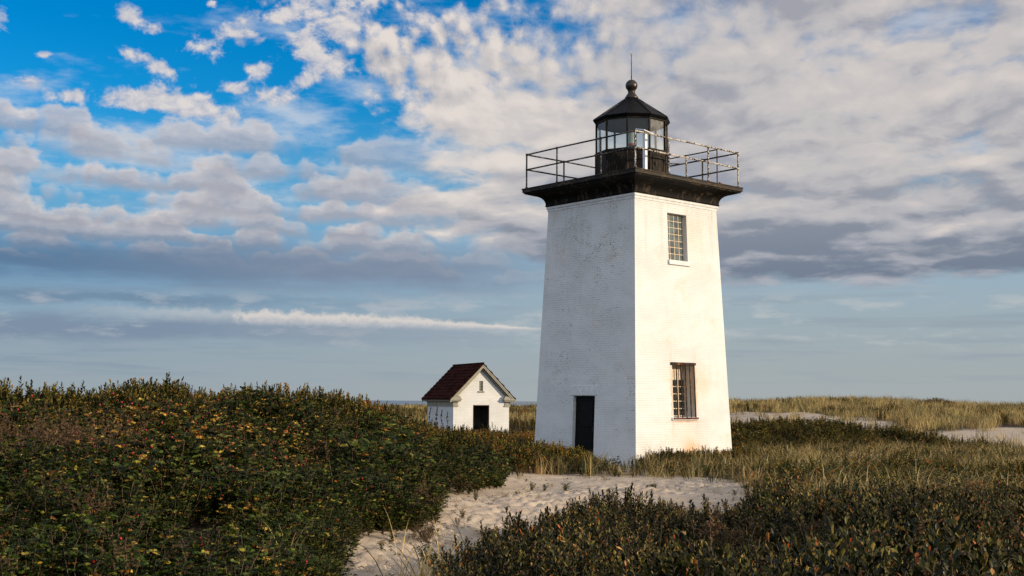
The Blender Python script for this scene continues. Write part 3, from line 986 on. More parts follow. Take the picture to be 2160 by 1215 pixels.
_lat = np.random.default_rng(3).random((256, 256))
def vnoise(x, y):
    xi, yi = np.floor(x).astype(int), np.floor(y).astype(int)
    fx, fy = x - xi, y - yi
    fx, fy = fx * fx * (3 - 2 * fx), fy * fy * (3 - 2 * fy)
    g = lambda i, j: _lat[(xi + i) & 255, (yi + j) & 255]
    return (g(0, 0) * (1 - fx) + g(1, 0) * fx) * (1 - fy) + (g(0, 1) * (1 - fx) + g(1, 1) * fx) * fy
def fbm(x, y, o=4):
    s, a, t = 0, 1.0, 0
    for i in range(o):
        s = s + a * vnoise(x * 2 ** i + 17 * i, y * 2 ** i + 31 * i); t += a; a *= 0.5
    return s / t - 0.5

CTRL = np.array([
    (0, 0, .15), (-4, 3, .1), (4, 2, .35), (-8, 6, .5), (-3.4, 8, .05), (-1.8, 10, 0), (0, 8, .10), (2.5, 6, .2), (4, 10, .2), (2, 13, .1),
    (-1.3, 12.5, 0), (-1.0, 15, 0), (-.7, 17, 0), (-.3, 19, 0), (.7, 22, 0), (1.7, 25, 0), (4, 25.5, .02), (6.5, 25, .05),
    (3.5, 31, 0), (3.5, 33.4, 0), (.7, 36.5, 0), (6.6, 36.5, 0), (3.7, 39.6, 0), (1.5, 31, 0.02),
    (-4, 12, .5), (-6, 14, .80), (-3, 15, .45), (-2.2, 17, .35), (-5, 17, .86), (-8.5, 18.5, 1.24), (-12, 18, 1.36), (-6.5, 20.5, 1.36), (-4.6, 21, 1.30), (-4.3, 24.5, 1.36),
    (-3.1, 26, 1.16), (-2, 22, .40), (-1.9, 26.2, .70), (-1, 28, .34), (-.3, 25.5, .06), (-10, 24, 1.1), (-6, 30, .8), (-12, 12, 1.5), (-7.5, 9.5, .65),
    (-2, 34, .1), (-2, 45, 0), (-2.4, 54, -.05), (0, 50, -.05), (-6, 45, .3), (-10, 60, .55), (-6, 70, .95), (2, 70, .90), (-15, 80, 1.0), (0, 90, 1.0), (-30, 60, 1), (-30, 30, 1.2), (-20, 10, 1.5),
    (8, 30, 0), (12, 28, 0), (16, 33, 0), (8.5, 41, .1), (10, 46, .55), (13, 46, .45), (17, 43, -.1), (20, 42, -.1), (12, 20, -.05), (8, 18, .05), (7, 14, .15),
    (15, 53, .12), (12, 58, .25), (15, 62, .45), (19, 58, .25), (23, 50, -.15), (22, 56, .25), (25, 61, .55), (30, 52, -.05), (30, 60, .45), (17, 64, .75), (24, 70, .9), (13, 69, .72), (20, 70, .82), (16, 76, 1.25), (28, 80, 1.1), (13, 90, 1.38), (19, 90, 1.35), (26, 90, 1.95), (32, 92, 1.55), (36, 92, 1.45), (40, 95, 1.30), (40, 60, .3),
    (40, 40, 0), (30, 20, -.2), (9, 4, -.10), (12, 3, -.30), (15, 4, -.4), (12, 7, -.25), (11, 0, -.2), (8, 0, .05), (17, 9, -.35), (9, 11, -.05), (13, 14, -.2)], float)
_C = CTRL[:, :2]
def _k(d2): return np.sqrt(d2 + 1.2 ** 2)
_A = _k(((_C[:, None] - _C[None]) ** 2).sum(-1)) + np.eye(len(_C)) * 0.02
_W = np.linalg.solve(_A, CTRL[:, 2] - 0.6)

PATH = [(-1.66, 11.0), (-1.62, 13.4), (-1.45, 15.1), (-.88, 16.2), (-.78, 18.1), (-1.0, 20.3), (-.1, 22.3), (.35, 25.0), (.2, 27.6), (1.8, 28.4), (3.4, 28.6), (4.5, 28.0), (5.1, 26.8),
        (4.7, 24.0), (3.7, 21.2), (2.6, 19.4), (1.0, 18.1), (-.2, 16.9), (-.62, 15.0), (-.85, 12.4), (-.9, 11.0)]
def inpoly(P, x, y):
    P = np.asarray(P, float)
    c = np.zeros(x.shape, bool)
    j = len(P) - 1
    for i in range(len(P)):
        xi, yi, xj, yj = *P[i], *P[j]
        if yi != yj:
            c ^= ((yi > y) != (yj > y)) & (x < (xj - xi) * (y - yi) / (yj - yi) + xi)
        j = i
    return c
def polydist(P, x, y):
    """distance to the outline, negative inside"""
    P = np.asarray(P, float)
    d = np.full(x.shape, 1e9)
    for i in range(len(P)):
        a, b = P[i], P[(i + 1) % len(P)]
        v = b - a
        t = np.clip(((x - a[0]) * v[0] + (y - a[1]) * v[1]) / (v @ v), 0, 1)
        d = np.minimum(d, np.hypot(x - a[0] - t * v[0], y - a[1] - t * v[1]))
    return np.where(inpoly(P, x, y), -d, d)

def ground0(x, y):
    x, y = np.asarray(x, float), np.asarray(y, float)
    shp = x.shape
    xf, yf = x.ravel(), y.ravel()
    z = np.empty_like(xf)
    for i in range(0, len(xf), 40000):
        s = slice(i, i + 40000)
        d2 = (xf[s, None] - _C[None, :, 0]) ** 2 + (yf[s, None] - _C[None, :, 1]) ** 2
        z[s] = _k(d2) @ _W + 0.6
    z = z.reshape(shp)
    r = np.hypot(x - 3, y - 36)
    z = np.clip(z, -0.6, 2.4)
    w = smooth(72, 118, r)
    z = z * (1 - w) - 4.5 * w
    rough = smooth(3.0, 5.5, np.hypot(x - TX, y - TY)) * smooth(2.5, 4.5, np.hypot(x - SX, y - SY))
    z = z + fbm(x * 0.35, y * 0.35, 3) * 0.16 * rough + fbm(x * 0.11 + 3, y * 0.11, 3) * 0.75 * smooth(58, 72, y) * (1 - w)
    return z

# sand is bare on the path and on two blowouts at the right
SAND1 = [(17.2, 51), (30, 46), (32, 60), (26, 63), (21.5, 60.5)]
SAND2 = [(9, 52), (15, 52), (18.5, 58), (20, 66), (22.5, 72), (19, 76.5), (11, 77.5), (8, 70)]

FOOT = None
def footprints(x, y):
    """trodden dry sand: scuffs and heel marks"""
    h = fbm(x * 2.0, y * 2.0, 2) * 0.05 + fbm(x * 6.5 + 9, y * 6.5, 3) * 0.04
    r2 = np.random.default_rng(21)
    # marks
    n = 1000
    t = r2.random(n)
    cx = np.interp(t, [0, .25, .5, .75, 1], [-1.3, -.8, 0.4, 3.0, 5.6]) + r2.normal(0, .55, n)
    cy = np.interp(t, [0, .25, .5, .75, 1], [11.5, 17, 21.5, 25.5, 26.3]) + r2.normal(0, .8, n)
    a = r2.normal(0.9, .6, n)
    for i in range(n):
        m = (np.abs(x - cx[i]) < .5) & (np.abs(y - cy[i]) < .5)
        if not m.any(): continue
        dx, dy = x[m] - cx[i], y[m] - cy[i]
        u = dx * np.cos(a[i]) + dy * np.sin(a[i]); v = -dx * np.sin(a[i]) + dy * np.cos(a[i])
        q = (u / .13) ** 2 + (v / .06) ** 2
        h[m] += -0.030 * np.exp(-q ** 1.6) + 0.013 * np.exp(-(np.sqrt(q) - 1.5) ** 2 * 3)
    return h

def axis(dense, step, lo, hi, grow=1.13):
    a, b = dense
    mid = list(np.arange(a, b + 1e-6, step))
    out, s, p = [], step, b
    while p < hi:
        s = min(s * grow, 9.0); p += s; out.append(p)
    pre, s, p = [], step, a
    while p > lo:
        s = min(s * grow, 9.0); p -= s; pre.append(p)
    return np.array(pre[::-1] + mid + out)

def build_ground():
    gx, gy = axis((-2.4, 7.2), 0.055, -170, 175), axis((10.8, 29.0), 0.075, -60, 190)
    X, Y = np.meshgrid(gx, gy)
    Z = ground0(X, Y)
    dp = polydist(PATH, X, Y)
    sand = 1 - smooth(0.5, 2.2, dp + fbm(X * 1.3, Y * 1.3, 3) * 1.4)
    Z = Z + footprints(X, Y) * (1 - smooth(-0.1, 0.9, dp))
    sand = np.maximum(sand, 1 - smooth(1.0, 2.6, np.hypot(X - 2.7, Y - 32.2)))
    for P in (SAND1, SAND2):
        d = polydist(P, X, Y)
        s = 1 - smooth(-1.0, 1.2, d + fbm(X * .4, Y * .4, 3) * 3)
        sand = np.maximum(sand, s)
        Z = Z + s * fbm(X * 1.3, Y * 1.3, 4) * 0.38
    far = smooth(60, 80, np.hypot(X - 3, Y - 36))
    sand = np.maximum(sand, far * 0.6)
    ny, nx = X.shape
    V = np.stack([X, Y, Z], -1).reshape(-1, 3)
    idx = np.arange(ny * nx).reshape(ny, nx)
    F = np.stack([idx[:-1, :-1], idx[:-1, 1:], idx[1:, 1:], idx[1:, :-1]], -1).reshape(-1, 4)
    me = np_mesh('ground', V, [F])
    at = me.attributes.new('sand', 'FLOAT', 'POINT')
    at.data.foreach_set('value', sand.ravel().astype(np.float32))
    me.polygons.foreach_set('use_smooth', np.ones(len(F), bool))
    m, T, b = new_mat('dune_sand')
    oc = objcoord(T)
    s = E(T, T.n('ShaderNodeAttribute', attribute_name='sand').outputs['Fac'])
    n1 = T.noise(oc, 1.3, 6, 0.6); n2 = T.noise(oc, 9.0, 6, 0.65); n3 = T.noise(oc, 70.0, 4, 0.7)
    sandc = T.mix(T.ss(n1, 0.35, 0.65), (0.54, 0.445, 0.35), (0.45, 0.365, 0.285))
    sandc = T.mix(T.ss(n2, 0.54, 0.70) * 0.25, sandc, (0.36, 0.285, 0.21))
    sandc = T.mix(T.ss(n3, 0.60, 0.74) * 0.30, sandc, (0.22, 0.17, 0.13))
    soil = T.mix(T.ss(n2, 0.4, 0.6), (0.040, 0.030, 0.019), (0.085, 0.062, 0.038))
    edge = T.ss(s + (n2 - 0.5) * 0.9, 0.35, 0.65)
    T.put(b.inputs['Base Color'], T.mix(edge, soil, sandc))
    b.inputs['Roughness'].default_value = 0.95
    b.inputs['Specular IOR Level'].default_value = 0.15
    bump(T, b, n2 * 0.7 + n3 * 0.25, 0.55, 0.03)
    me.materials.append(m)
    o = bpy.data.objects.new('ground', me); COL.objects.link(o)
    tag(o, 'pale trodden sand path winding between dark dune shrubs', 'sand', kind='structure')

def np_mesh(name, V, Fs, mats=None, t=None):
    """mesh from numpy: V (n,3), Fs list of (m,k) arrays"""
    me = bpy.data.meshes.new(name)
    V = np.asarray(V, np.float32)
    me.vertices.add(len(V)); me.vertices.foreach_set('co', V.ravel())
    loops = np.concatenate([f.ravel() for f in Fs]).astype(np.int32)
    tot = np.concatenate([np.full(len(f), f.shape[1], np.int32) for f in Fs])
    me.loops.add(len(loops)); me.loops.foreach_set('vertex_index', loops)
    me.polygons.add(len(tot))
    st = np.concatenate([[0], np.cumsum(tot)[:-1]]).astype(np.int32)
    me.polygons.foreach_set('loop_start', st)
    me.polygons.foreach_set('loop_total', tot)
    if mats is not None:
        me.polygons.foreach_set('material_index', mats.astype(np.int32))
    if t is not None:
        at = me.attributes.new('t', 'FLOAT', 'FACE')
        at.data.foreach_set('value', t.astype(np.float32))
    me.update(calc_edges=True)
    me.validate()
    return me
build_ground()

def build_sea():
    m = MB()
    z = -1.9
    rs = [0, 60, 160, 500, 2000, 8000, 30000]
    n = 48
    V = [(3, 36, z)]
    F = []
    for r in rs[1:]:
        V += [(3 + r * math.cos(2 * math.pi * k / n), 36 + r * math.sin(2 * math.pi * k / n), z) for k in range(n)]
    F += [(0, 1 + k, 1 + (k + 1) % n) for k in range(n)]
    for i in range(len(rs) - 2):
        a, b = 1 + i * n, 1 + (i + 1) * n
        F += [(a + k, b + k, b + (k + 1) % n, a + (k + 1) % n) for k in range(n)]
    m.add(V, F)
    mt, T, b = new_mat('sea_water')
    b.inputs['Base Color'].default_value = (0.02, 0.05, 0.08, 1)
    b.inputs['Roughness'].default_value = 0.25
    bump(T, b, T.noise(objcoord(T), 0.8, 4, 0.6), 0.6, 0.3)
    o = m.build('sea', mt)
    tag(o, 'blue-grey sea on the horizon beyond the dunes', 'sea', kind='structure')
build_sea()

# ------------------------------------------------------------------ plant kit (numpy)
class Veg:
    def __init__(s):
        s.V, s.F3, s.F4, s.n = [], [], [], 0
        s.t3, s.t4, s.m3, s.m4 = [], [], [], []
    def _push(s, V, f3=None, t3=None, f4=None, t4=None, mi=0):
        V = np.asarray(V, float).reshape(-1, 3)
        if f3 is not None and len(f3):
            s.F3.append(np.asarray(f3) + s.n); s.t3.append(np.asarray(t3, float)); s.m3.append(np.full(len(f3), mi))
        if f4 is not None and len(f4):
            s.F4.append(np.asarray(f4) + s.n); s.t4.append(np.asarray(t4, float)); s.m4.append(np.full(len(f4), mi))
        s.V.append(V); s.n += len(V)
    def leaves(s, pos, dirv, nor, L, W, t, shape='oval', fold=0.25, droop=0.15, mi=0):
        pos, dirv, nor = (np.asarray(a, float) for a in (pos, dirv, nor))
        N = len(pos)
        if N == 0: return
        dirv = dirv / np.linalg.norm(dirv, axis=1, keepdims=True)
        side = np.cross(dirv, nor); side /= np.linalg.norm(side, axis=1, keepdims=True) + 1e-9
        nor = np.cross(side, dirv)
        ss_ = (0, .30, .66, 1.0)
        ww = {'oval': (0, .95, .85, 0), 'obov': (0, .62, 1.0, 0), 'lance': (0, .9, .7, 0)}[shape]
        L = np.broadcast_to(np.asarray(L, float), N)[:, None]; W = np.broadcast_to(np.asarray(W, float), N)[:, None] / 2
        P = []
        for q in ss_:
            P.append(pos + dirv * L * q - nor * L * droop * q * q)
        for sg in (-1, 1):
            for q, w in ((ss_[1], ww[1]), (ss_[2], ww[2])):
                P.append(pos + dirv * L * q - nor * L * droop * q * q + side * W * w * sg + nor * W * w * fold * 2)
        V = np.stack(P, 1).reshape(-1, 3)         # c0 c1 c2 c3 l1 l2 r1 r2
        b = (np.arange(N) * 8)[:, None]
        f3 = np.concatenate([b + np.array([0, 6, 1]), b + np.array([0, 1, 4]), b + np.array([7, 3, 2]), b + np.array([2, 3, 5])])
        f4 = np.concatenate([b + np.array([1, 6, 7, 2]), b + np.array([4, 1, 2, 5])])
        t = np.broadcast_to(np.asarray(t, float), N)
        s._push(V, f3, np.tile(t, 4), f4, np.tile(t, 2), mi)
    def stem(s, pts, r0, r1, t=0.5, mi=1, n=3):
        pts = np.asarray(pts, float)
        k = len(pts)
        V = []
        for i, p in enumerate(pts):
            d = pts[min(i + 1, k - 1)] - pts[max(i - 1, 0)]
            d = d / (np.linalg.norm(d) + 1e-9)
            a = np.cross(d, [0.3, 0.8, 0.1]); a /= np.linalg.norm(a) + 1e-9
            b = np.cross(d, a)
            r = r0 + (r1 - r0) * i / (k - 1)
            for j in range(n):
                an = 2 * math.pi * j / n
                V.append(p + r * (a * math.cos(an) + b * math.sin(an)))
        F = [(i * n + j, i * n + (j + 1) % n, (i + 1) * n + (j + 1) % n, (i + 1) * n + j) for i in range(k - 1) for j in range(n)]
        s._push(V, None, None, F, np.full(len(F), t), mi)
    def ball(s, c, r, t=0.5, mi=2):
        V, F = [], []
        ph = (0.35, 1.0, 1.57, 2.1, 2.8)
        for p in ph:
            for k in range(6):
                a = math.pi * k / 3
                V.append((c[0] + r * math.sin(p) * math.cos(a), c[1] + r * math.sin(p) * math.sin(a), c[2] + r * math.cos(p)))
        for i in range(len(ph) - 1):
            F += [(i * 6 + k, (i + 1) * 6 + k, (i + 1) * 6 + (k + 1) % 6, i * 6 + (k + 1) % 6) for k in range(6)]
        s._push(V, None, None, F, np.full(len(F), t), mi)
    def blades(s, base, az, lean, L, W, t, mi=0, curl=0.9, seg=5):
        N = len(base)
        P = []
        h = np.stack([np.cos(az), np.sin(az), np.zeros(N)], 1)
        sd = np.stack([-np.sin(az + 0.4), np.cos(az + 0.4), np.zeros(N)], 1)
        cur = np.array(base, float)
        step = (L / seg)[:, None]
        for i in range(seg + 1):
            q = i / seg
            a = lean + curl * q ** 1.6 * (0.4 + lean)
            w = (W * (1 - q ** 2.2) * (0.7 + 0.3 * min(1, q * 4)))[:, None] / 2
            P += [cur - sd * w, cur + sd * w]
            cur = cur + step * (h * np.sin(a)[:, None] + np.array([0, 0, 1.0]) * np.cos(a)[:, None])
        V = np.stack(P, 1).reshape(-1, 3)
        k = 2 * (seg + 1)
        b = (np.arange(N) * k)[:, None]
        F = np.concatenate([b + np.array([2 * i, 2 * i + 1, 2 * i + 3, 2 * i + 2]) for i in range(seg)])
        s._push(V, None, None, F, np.tile(t, seg), mi)
    def arrays(s):
        V = np.concatenate(s.V)
        F3 = np.concatenate(s.F3) if s.F3 else np.zeros((0, 3), int)
        F4 = np.concatenate(s.F4) if s.F4 else np.zeros((0, 4), int)
        c = lambda l: np.concatenate(l) if l else np.zeros(0)
        return dict(V=V, F3=F3, F4=F4, t3=c(s.t3), t4=c(s.t4), m3=c(s.m3), m4=c(s.m4))

def arr_mesh(name, A, mats):
    Fs = [f for f in (A['F3'], A['F4']) if len(f)]
    me = np_mesh(name, A['V'], Fs, np.concatenate([A['m3'], A['m4']]), np.concatenate([A['t3'], A['t4']]))
    for m in mats:
        me.materials.append(m)
    return me

def merge(protos, picks, pos, rotz, tilt, taz, scl, tshift=None):
    out = dict(V=[], F3=[], F4=[], t3=[], t4=[], m3=[], m4=[])
    n = 0
    for i, k in enumerate(picks):
        A = protos[k]
        Rm = np.array(Matrix.Rotation(tilt[i], 3, Vector((math.cos(taz[i]), math.sin(taz[i]), 0))) @ Matrix.Rotation(rotz[i], 3, 'Z'))
        out['V'].append(A['V'] @ Rm.T * scl[i] + pos[i])
        out['F3'].append(A['F3'] + n); out['F4'].append(A['F4'] + n)
        d = 0 if tshift is None else tshift[i]
        out['t3'].append(np.clip(A['t3'] + d, 0, 1)); out['t4'].append(np.clip(A['t4'] + d, 0, 1))
        out['m3'].append(A['m3']); out['m4'].append(A['m4'])
        n += len(A['V'])
    return {k: np.concatenate(v) for k, v in out.items()}

def leaf_mat(name, stops, rough=0.42, spec=0.5, trans=0.22, vary=0.45):
    m, T, b = new_mat(name)
    t = m.node_tree
    f = E(T, T.n('ShaderNodeAttribute', attribute_name='t').outputs['Fac'])
    oi = E(T, T.n('ShaderNodeObjectInfo').outputs['Random'])
    col = T.ramp(f + (oi - 0.5) * 0.10, stops)
    geo = T.n('ShaderNodeNewGeometry')
    big = T.noise(E(T, geo.outputs['Position']), 0.55, 3, 0.5)
    hv = T.n('ShaderNodeHueSaturation')
    T.put(hv.inputs['Color'], col)
    T.put(hv.inputs['Value'], (oi - 0.5) * vary + (big - 0.5) * 0.9 + 1.0)
    T.put(hv.inputs['Hue'], (oi - 0.5) * 0.02 + (big - 0.5) * -0.05 + 0.5)
    c = E(T, hv.outputs[0])
    T.put(b.inputs['Base Color'], c)
    b.inputs['Roughness'].default_value = rough
    b.inputs['Specular IOR Level'].default_value = spec
    if trans:
        tl = T.n('ShaderNodeBsdfTranslucent')
        T.put(tl.inputs[0], c)
        mx = T.n('ShaderNodeMixShader'); mx.inputs[0].default_value = trans
        t.links.new(b.outputs[0], mx.inputs[1]); t.links.new(tl.outputs[0], mx.inputs[2])
        t.links.new(mx.outputs[0], t.nodes['Material Output'].inputs[0])
    return m

M['rose_leaf'] = leaf_mat('rose_leaf', [(0.0, (.008, .013, .001)), (0.34, (.018, .031, .004)), (0.54, (.052, .074, .011)), (0.72, (.125, .145, .028)), (0.77, (.30, .21, .030)), (0.84, (.56, .38, .07)), (0.93, (.38, .13, .018)), (1.0, (.14, .048, .012))], 0.5, 0.10, 0.10)
M['bay_leaf'] = leaf_mat('bayberry_leaf', [(0.0, (.009, .011, .001)), (0.32, (.022, .028, .004)), (0.52, (.090, .092, .015)), (0.70, (.26, .185, .035)), (0.82, (.42, .26, .06)), (0.90, (.40, .17, .035)), (1.0, (.32, .06, .016))], 0.45, 0.14, 0.10)
M['grass_blade'] = leaf_mat('beach_grass', [(0.0, (.060, .080, .036)), (0.30, (.12, .12, .048)), (0.5, (.33, .235, .085)), (0.8, (.58, .41, .17)), (1.0, (.70, .52, .24))], 0.6, 0.12, 0.15)
M['dry_leaf'] = leaf_mat('dry_leaf', [(0.0, (.08, .055, .030)), (0.5, (.14, .090, .044)), (1.0, (.20, .115, .048))], 0.7, 0.2, 0.2)
M['twig'] = plain_mat('twig_bark', (0.105, 0.070, 0.048), 0.85, 0.15, 0.4, 20.0, bmp=0)
M['hip'] = plain_mat('rose_hip', (0.42, 0.018, 0.012), 0.3, 0.5, 0.3, 20.0, bmp=0)
M['seed'] = plain_mat('dark_seed_head', (0.030, 0.018, 0.014), 0.9, 0.1, 0.4, 30.0, bmp=0)
M['seed_tan'] = plain_mat('tan_seed_head', (0.16, 0.10, 0.05), 0.9, 0.1, 0.4, 30.0, bmp=0)

def unit(a): return a / (np.linalg.norm(a, axis=-1, keepdims=True) + 1e-9)

def proto_rose(seed, autumn=0.0, hips=1, leaf=.86, h=0.62):
    r = np.random.default_rng(seed)
    v = Veg()
    for i in range(9):
        az = r.random() * 6.28; spread = r.uniform(.06, .30); hh = h * r.uniform(.65, 1.08)
        pts = [np.array([math.cos(az) * spread * q ** 1.3, math.sin(az) * spread * q ** 1.3, hh * q]) + r.normal(0, .012, 3) * (q > 0) for q in (0, .35, .7, 1.0)]
        v.stem(pts, .006, .003, mi=1)
        nl = 14
        P, D, Nn, LL, WW, TT = [], [], [], [], [], []
        for k in range(nl):
            q = .12 + .88 * (k + r.random()) / nl
            f = q * 3; i0 = min(int(f), 2)
            p = pts[i0] + (pts[i0 + 1] - pts[i0]) * (f - i0)
            a = k * 2.4 + r.normal(0, .4)
            up_ = r.uniform(.05, .8)
            d = unit(np.array([math.cos(a), math.sin(a), up_]))
            sd = unit(np.cross(d, [0, 0, 1.0])); nn = np.cross(sd, d) + r.normal(0, .6, 3)
            ln = .105 * leaf * r.uniform(.75, 1.15)
            tt = r.random() ** 1.25 * .74
            if r.random() < .035 + autumn * .6: tt = r.uniform(.76, 1.0)
            for j, (al, sgn) in enumerate(((.35, -1), (.35, 1), (.62, -1), (.62, 1), (.88, -1), (.88, 1), (1.0, 0))):
                c = p + d * ln * al - np.array([0, 0, .02]) * al * al
                dd = d if sgn == 0 else unit(d * .55 + sd * sgn * .85 + nn * r.normal(.05, .15))
                P.append(c); D.append(dd); Nn.append(nn + r.normal(0, .25, 3)); LL.append(.042 * leaf * r.uniform(.8, 1.2)); TT.append(np.clip(tt + r.normal(0, .06), 0, 1))
        LL = np.array(LL)
        v.leaves(P, D, Nn, LL, LL * .70, TT, 'oval', .12, .22)
        if hips and r.random() < hips * .06:
            v.ball(pts[3] + np.array([0, 0, .03]), .0115 * r.uniform(.8, 1.2))
    return v.arrays()

def proto_bay(seed, h=.62, leaf=1.0, warm=0.3, stems=9, spread=.24, nl=36):
    r = np.random.default_rng(seed)
    v = Veg()
    for i in range(stems):
        az = r.random() * 6.28; sp = spread * math.sqrt(r.random()); hh = h * r.uniform(.70, 1.08)
        ln = np.array([math.cos(az), math.sin(az), 0])
        pts = [ln * sp * (.45 + .55 * q) + np.array([0, 0, hh * q]) + r.normal(0, .010, 3) for q in (0, .35, .7, 1.0)]
        v.stem(pts, .006, .0025, mi=1)
        P, D, Nn, LL, TT = [], [], [], [], []
        st_t = r.random()
        for k in range(nl):
            q = .16 + .84 * ((k + r.random() * .6) / nl) ** .8
            f = q * 3; i0 = min(int(f), 2)
            p = pts[i0] + (pts[i0 + 1] - pts[i0]) * (f - i0)
            a = k * 2.4 + r.normal(0, .35)
            el_ = r.uniform(.45, 1.15) + (q > .9) * .4
            d = np.array([math.cos(a) * math.cos(el_), math.sin(a) * math.cos(el_), math.sin(el_)])
            nn = np.array([-math.cos(a) * math.sin(el_), -math.sin(a) * math.sin(el_), math.cos(el_)])
            P.append(p); D.append(d); Nn.append(nn + r.normal(0, .22, 3))
            LL.append(.062 * leaf * (1 - .35 * max(0, q - .75) / .25) * r.uniform(.75, 1.2))
            tt = .02 + .64 * r.random() ** 1.25 + warm * max(0, q - .6) * 1.3 * (.3 + st_t)
            if r.random() < .022 + .05 * warm: tt = r.uniform(.8, 1.0)
            TT.append(min(tt, 1))
        LL = np.array(LL)
        v.leaves(P, D, Nn, LL, LL * .40, TT, 'obov', .16, .10)
    return v.arrays()

def proto_grass(seed, n=30, L=.80, W=.009, straw=.5, spread=.11, lean=.60, wind=(-.35, .1), curl=1.7):
    r = np.random.default_rng(seed)
    v = Veg()
    b = np.zeros((n, 3)); b[:, :2] = r.normal(0, spread, (n, 2))
    az = r.random(n) * 6.28
    h = np.stack([np.cos(az), np.sin(az)], 1) * .75 + np.array(wind) * .8
    az = np.arctan2(h[:, 1], h[:, 0])
    t = np.where(r.random(n) < straw, r.uniform(.5, 1, n), r.uniform(0, .4, n))
    v.blades(b, az, np.abs(r.normal(lean, .22, n)), L * r.uniform(.5, 1.1, n), W * r.uniform(.7, 1.3, n), t, curl=curl)
    return v.arrays()

def proto_twigs(seed, h=.6, leafy=0.0):
    r = np.random.default_rng(seed)
    v = Veg()
    def br(p, d, L, rad, lv):
        pts = [p]
        for k in range(3):
            d = unit(d + r.normal(0, .16, 3)); pts.append(pts[-1] + d * L / 3)
        v.stem(pts, rad, rad * .55, mi=1)
        if leafy and lv >= 1:
            n = 5
            q = r.integers(1, 4, n)
            P = np.array([pts[i] for i in q]); D = r.normal(0, 1, (n, 3)); D[:, 2] += .3
            v.leaves(P, D, r.normal(0, 1, (n, 3)), r.uniform(.025, .045, n) * leafy, r.uniform(.012, .022, n) * leafy, r.random(n), 'oval', .3, .5, mi=0)
        if lv < 3:
            for _ in range(3 if lv < 2 else 2):
                i = r.integers(1, 4)
                br(pts[i], unit(d + r.normal(0, .55, 3)), L * r.uniform(.45, .75), rad * .6, lv + 1)
    for i in range(5):
        a = r.random() * 6.28
        br(np.array([r.normal(0, .06), r.normal(0, .06), 0]), unit(np.array([math.cos(a) * .45, math.sin(a) * .45, 1.0])), h * .6, .006, 0)
    return v.arrays()

def proto_stalk(seed, h=.9, mi=2):
    """upright stalk set with seed clusters"""
    r = np.random.default_rng(seed)
    v = Veg()
    pts = [np.array([r.normal(0, .012) * q * 2, r.normal(0, .012) * q * 2, h * q]) for q in np.linspace(0, 1, 6)]
    v.stem(pts, .008, .003, mi=1, n=4)
    for k in range(60):
        q = .35 + .65 * r.random()
        f = q * 5; i0 = min(int(f), 4)
        p = pts[i0] + (pts[i0 + 1] - pts[i0]) * (f - i0)
        a = r.random() * 6.28; w = .032 * (1.15 - q * .8) * (1 + .6 * math.sin(q * 26))
        v.ball(p + np.array([math.cos(a) * w, math.sin(a) * w, 0]), r.uniform(.008, .015), mi=2)
    P = np.array([pts[1] * (1 - u) + pts[3] * u for u in r.random(9)]); a = r.random(9) * 6.28
    v.leaves(P, np.stack([np.cos(a), np.sin(a), r.normal(-.3, .3, 9)], 1), np.tile([0, 0, 1.0], (9, 1)), r.uniform(.06, .11, 9), r.uniform(.012, .02, 9), r.random(9), 'lance', .3, .5, mi=0)
    return v.arrays()

# ------------------------------------------------------------------ scattering of uncountable cover
def scatter_obj(name, meshes, pos, rotz, tilt, taz, scl, idx, label, cat):
    """one object of cover plants: points carrying instances of a few plant meshes"""
    src = bpy.data.collections.new(name + '_kinds')
    for i, me in enumerate(meshes):
        src.objects.link(bpy.data.objects.new('%s_kind_%02d' % (name, i), me))
    me = bpy.data.meshes.new(name)
    me.vertices.add(len(pos)); me.vertices.foreach_set('co', np.asarray(pos, np.float32).ravel())
    rot = np.stack([tilt * np.cos(taz), tilt * np.sin(taz), rotz], 1).astype(np.float32)
    me.attributes.new('rot', 'FLOAT_VECTOR', 'POINT').data.foreach_set('vector', rot.ravel())
    me.attributes.new('scl', 'FLOAT', 'POINT').data.foreach_set('value', np.asarray(scl, np.float32))
    me.attributes.new('pick', 'INT', 'POINT').data.foreach_set('value', np.asarray(idx, np.int32))
    me.update()
    o = bpy.data.objects.new(name, me); COL.objects.link(o)
    ng = bpy.data.node_groups.new(name + '_scatter', 'GeometryNodeTree')
    ng.interface.new_socket('Geometry', in_out='INPUT', socket_type='NodeSocketGeometry')
    ng.interface.new_socket('Geometry', in_out='OUTPUT', socket_type='NodeSocketGeometry')
    N, Lk = ng.nodes, ng.links
    gi, go = N.new('NodeGroupInput'), N.new('NodeGroupOutput')
    ci = N.new('GeometryNodeCollectionInfo')
    ci.inputs['Collection'].default_value = src
    ci.inputs['Separate Children'].default_value = True
    ci.inputs['Reset Children'].default_value = True
    ip = N.new('GeometryNodeInstanceOnPoints')
    ip.inputs['Pick Instance'].default_value = True
    def attr(nm, typ):
        a = N.new('GeometryNodeInputNamedAttribute'); a.data_type = typ
        a.inputs['Name'].default_value = nm
        return a.outputs['Attribute']
    e2r = N.new('FunctionNodeEulerToRotation')
    Lk.new(attr('rot', 'FLOAT_VECTOR'), e2r.inputs[0])
    Lk.new(e2r.outputs[0], ip.inputs['Rotation'])
    Lk.new(attr('scl', 'FLOAT'), ip.inputs['Scale'])
    Lk.new(attr('pick', 'INT'), ip.inputs['Instance Index'])
    Lk.new(gi.outputs[0], ip.inputs['Points']); Lk.new(ci.outputs[0], ip.inputs['Instance'])
    Lk.new(ip.outputs[0], go.inputs[0])
    md = o.modifiers.new('scatter', 'NODES'); md.node_group = ng
    tag(o, label, cat, kind='stuff')
    return o

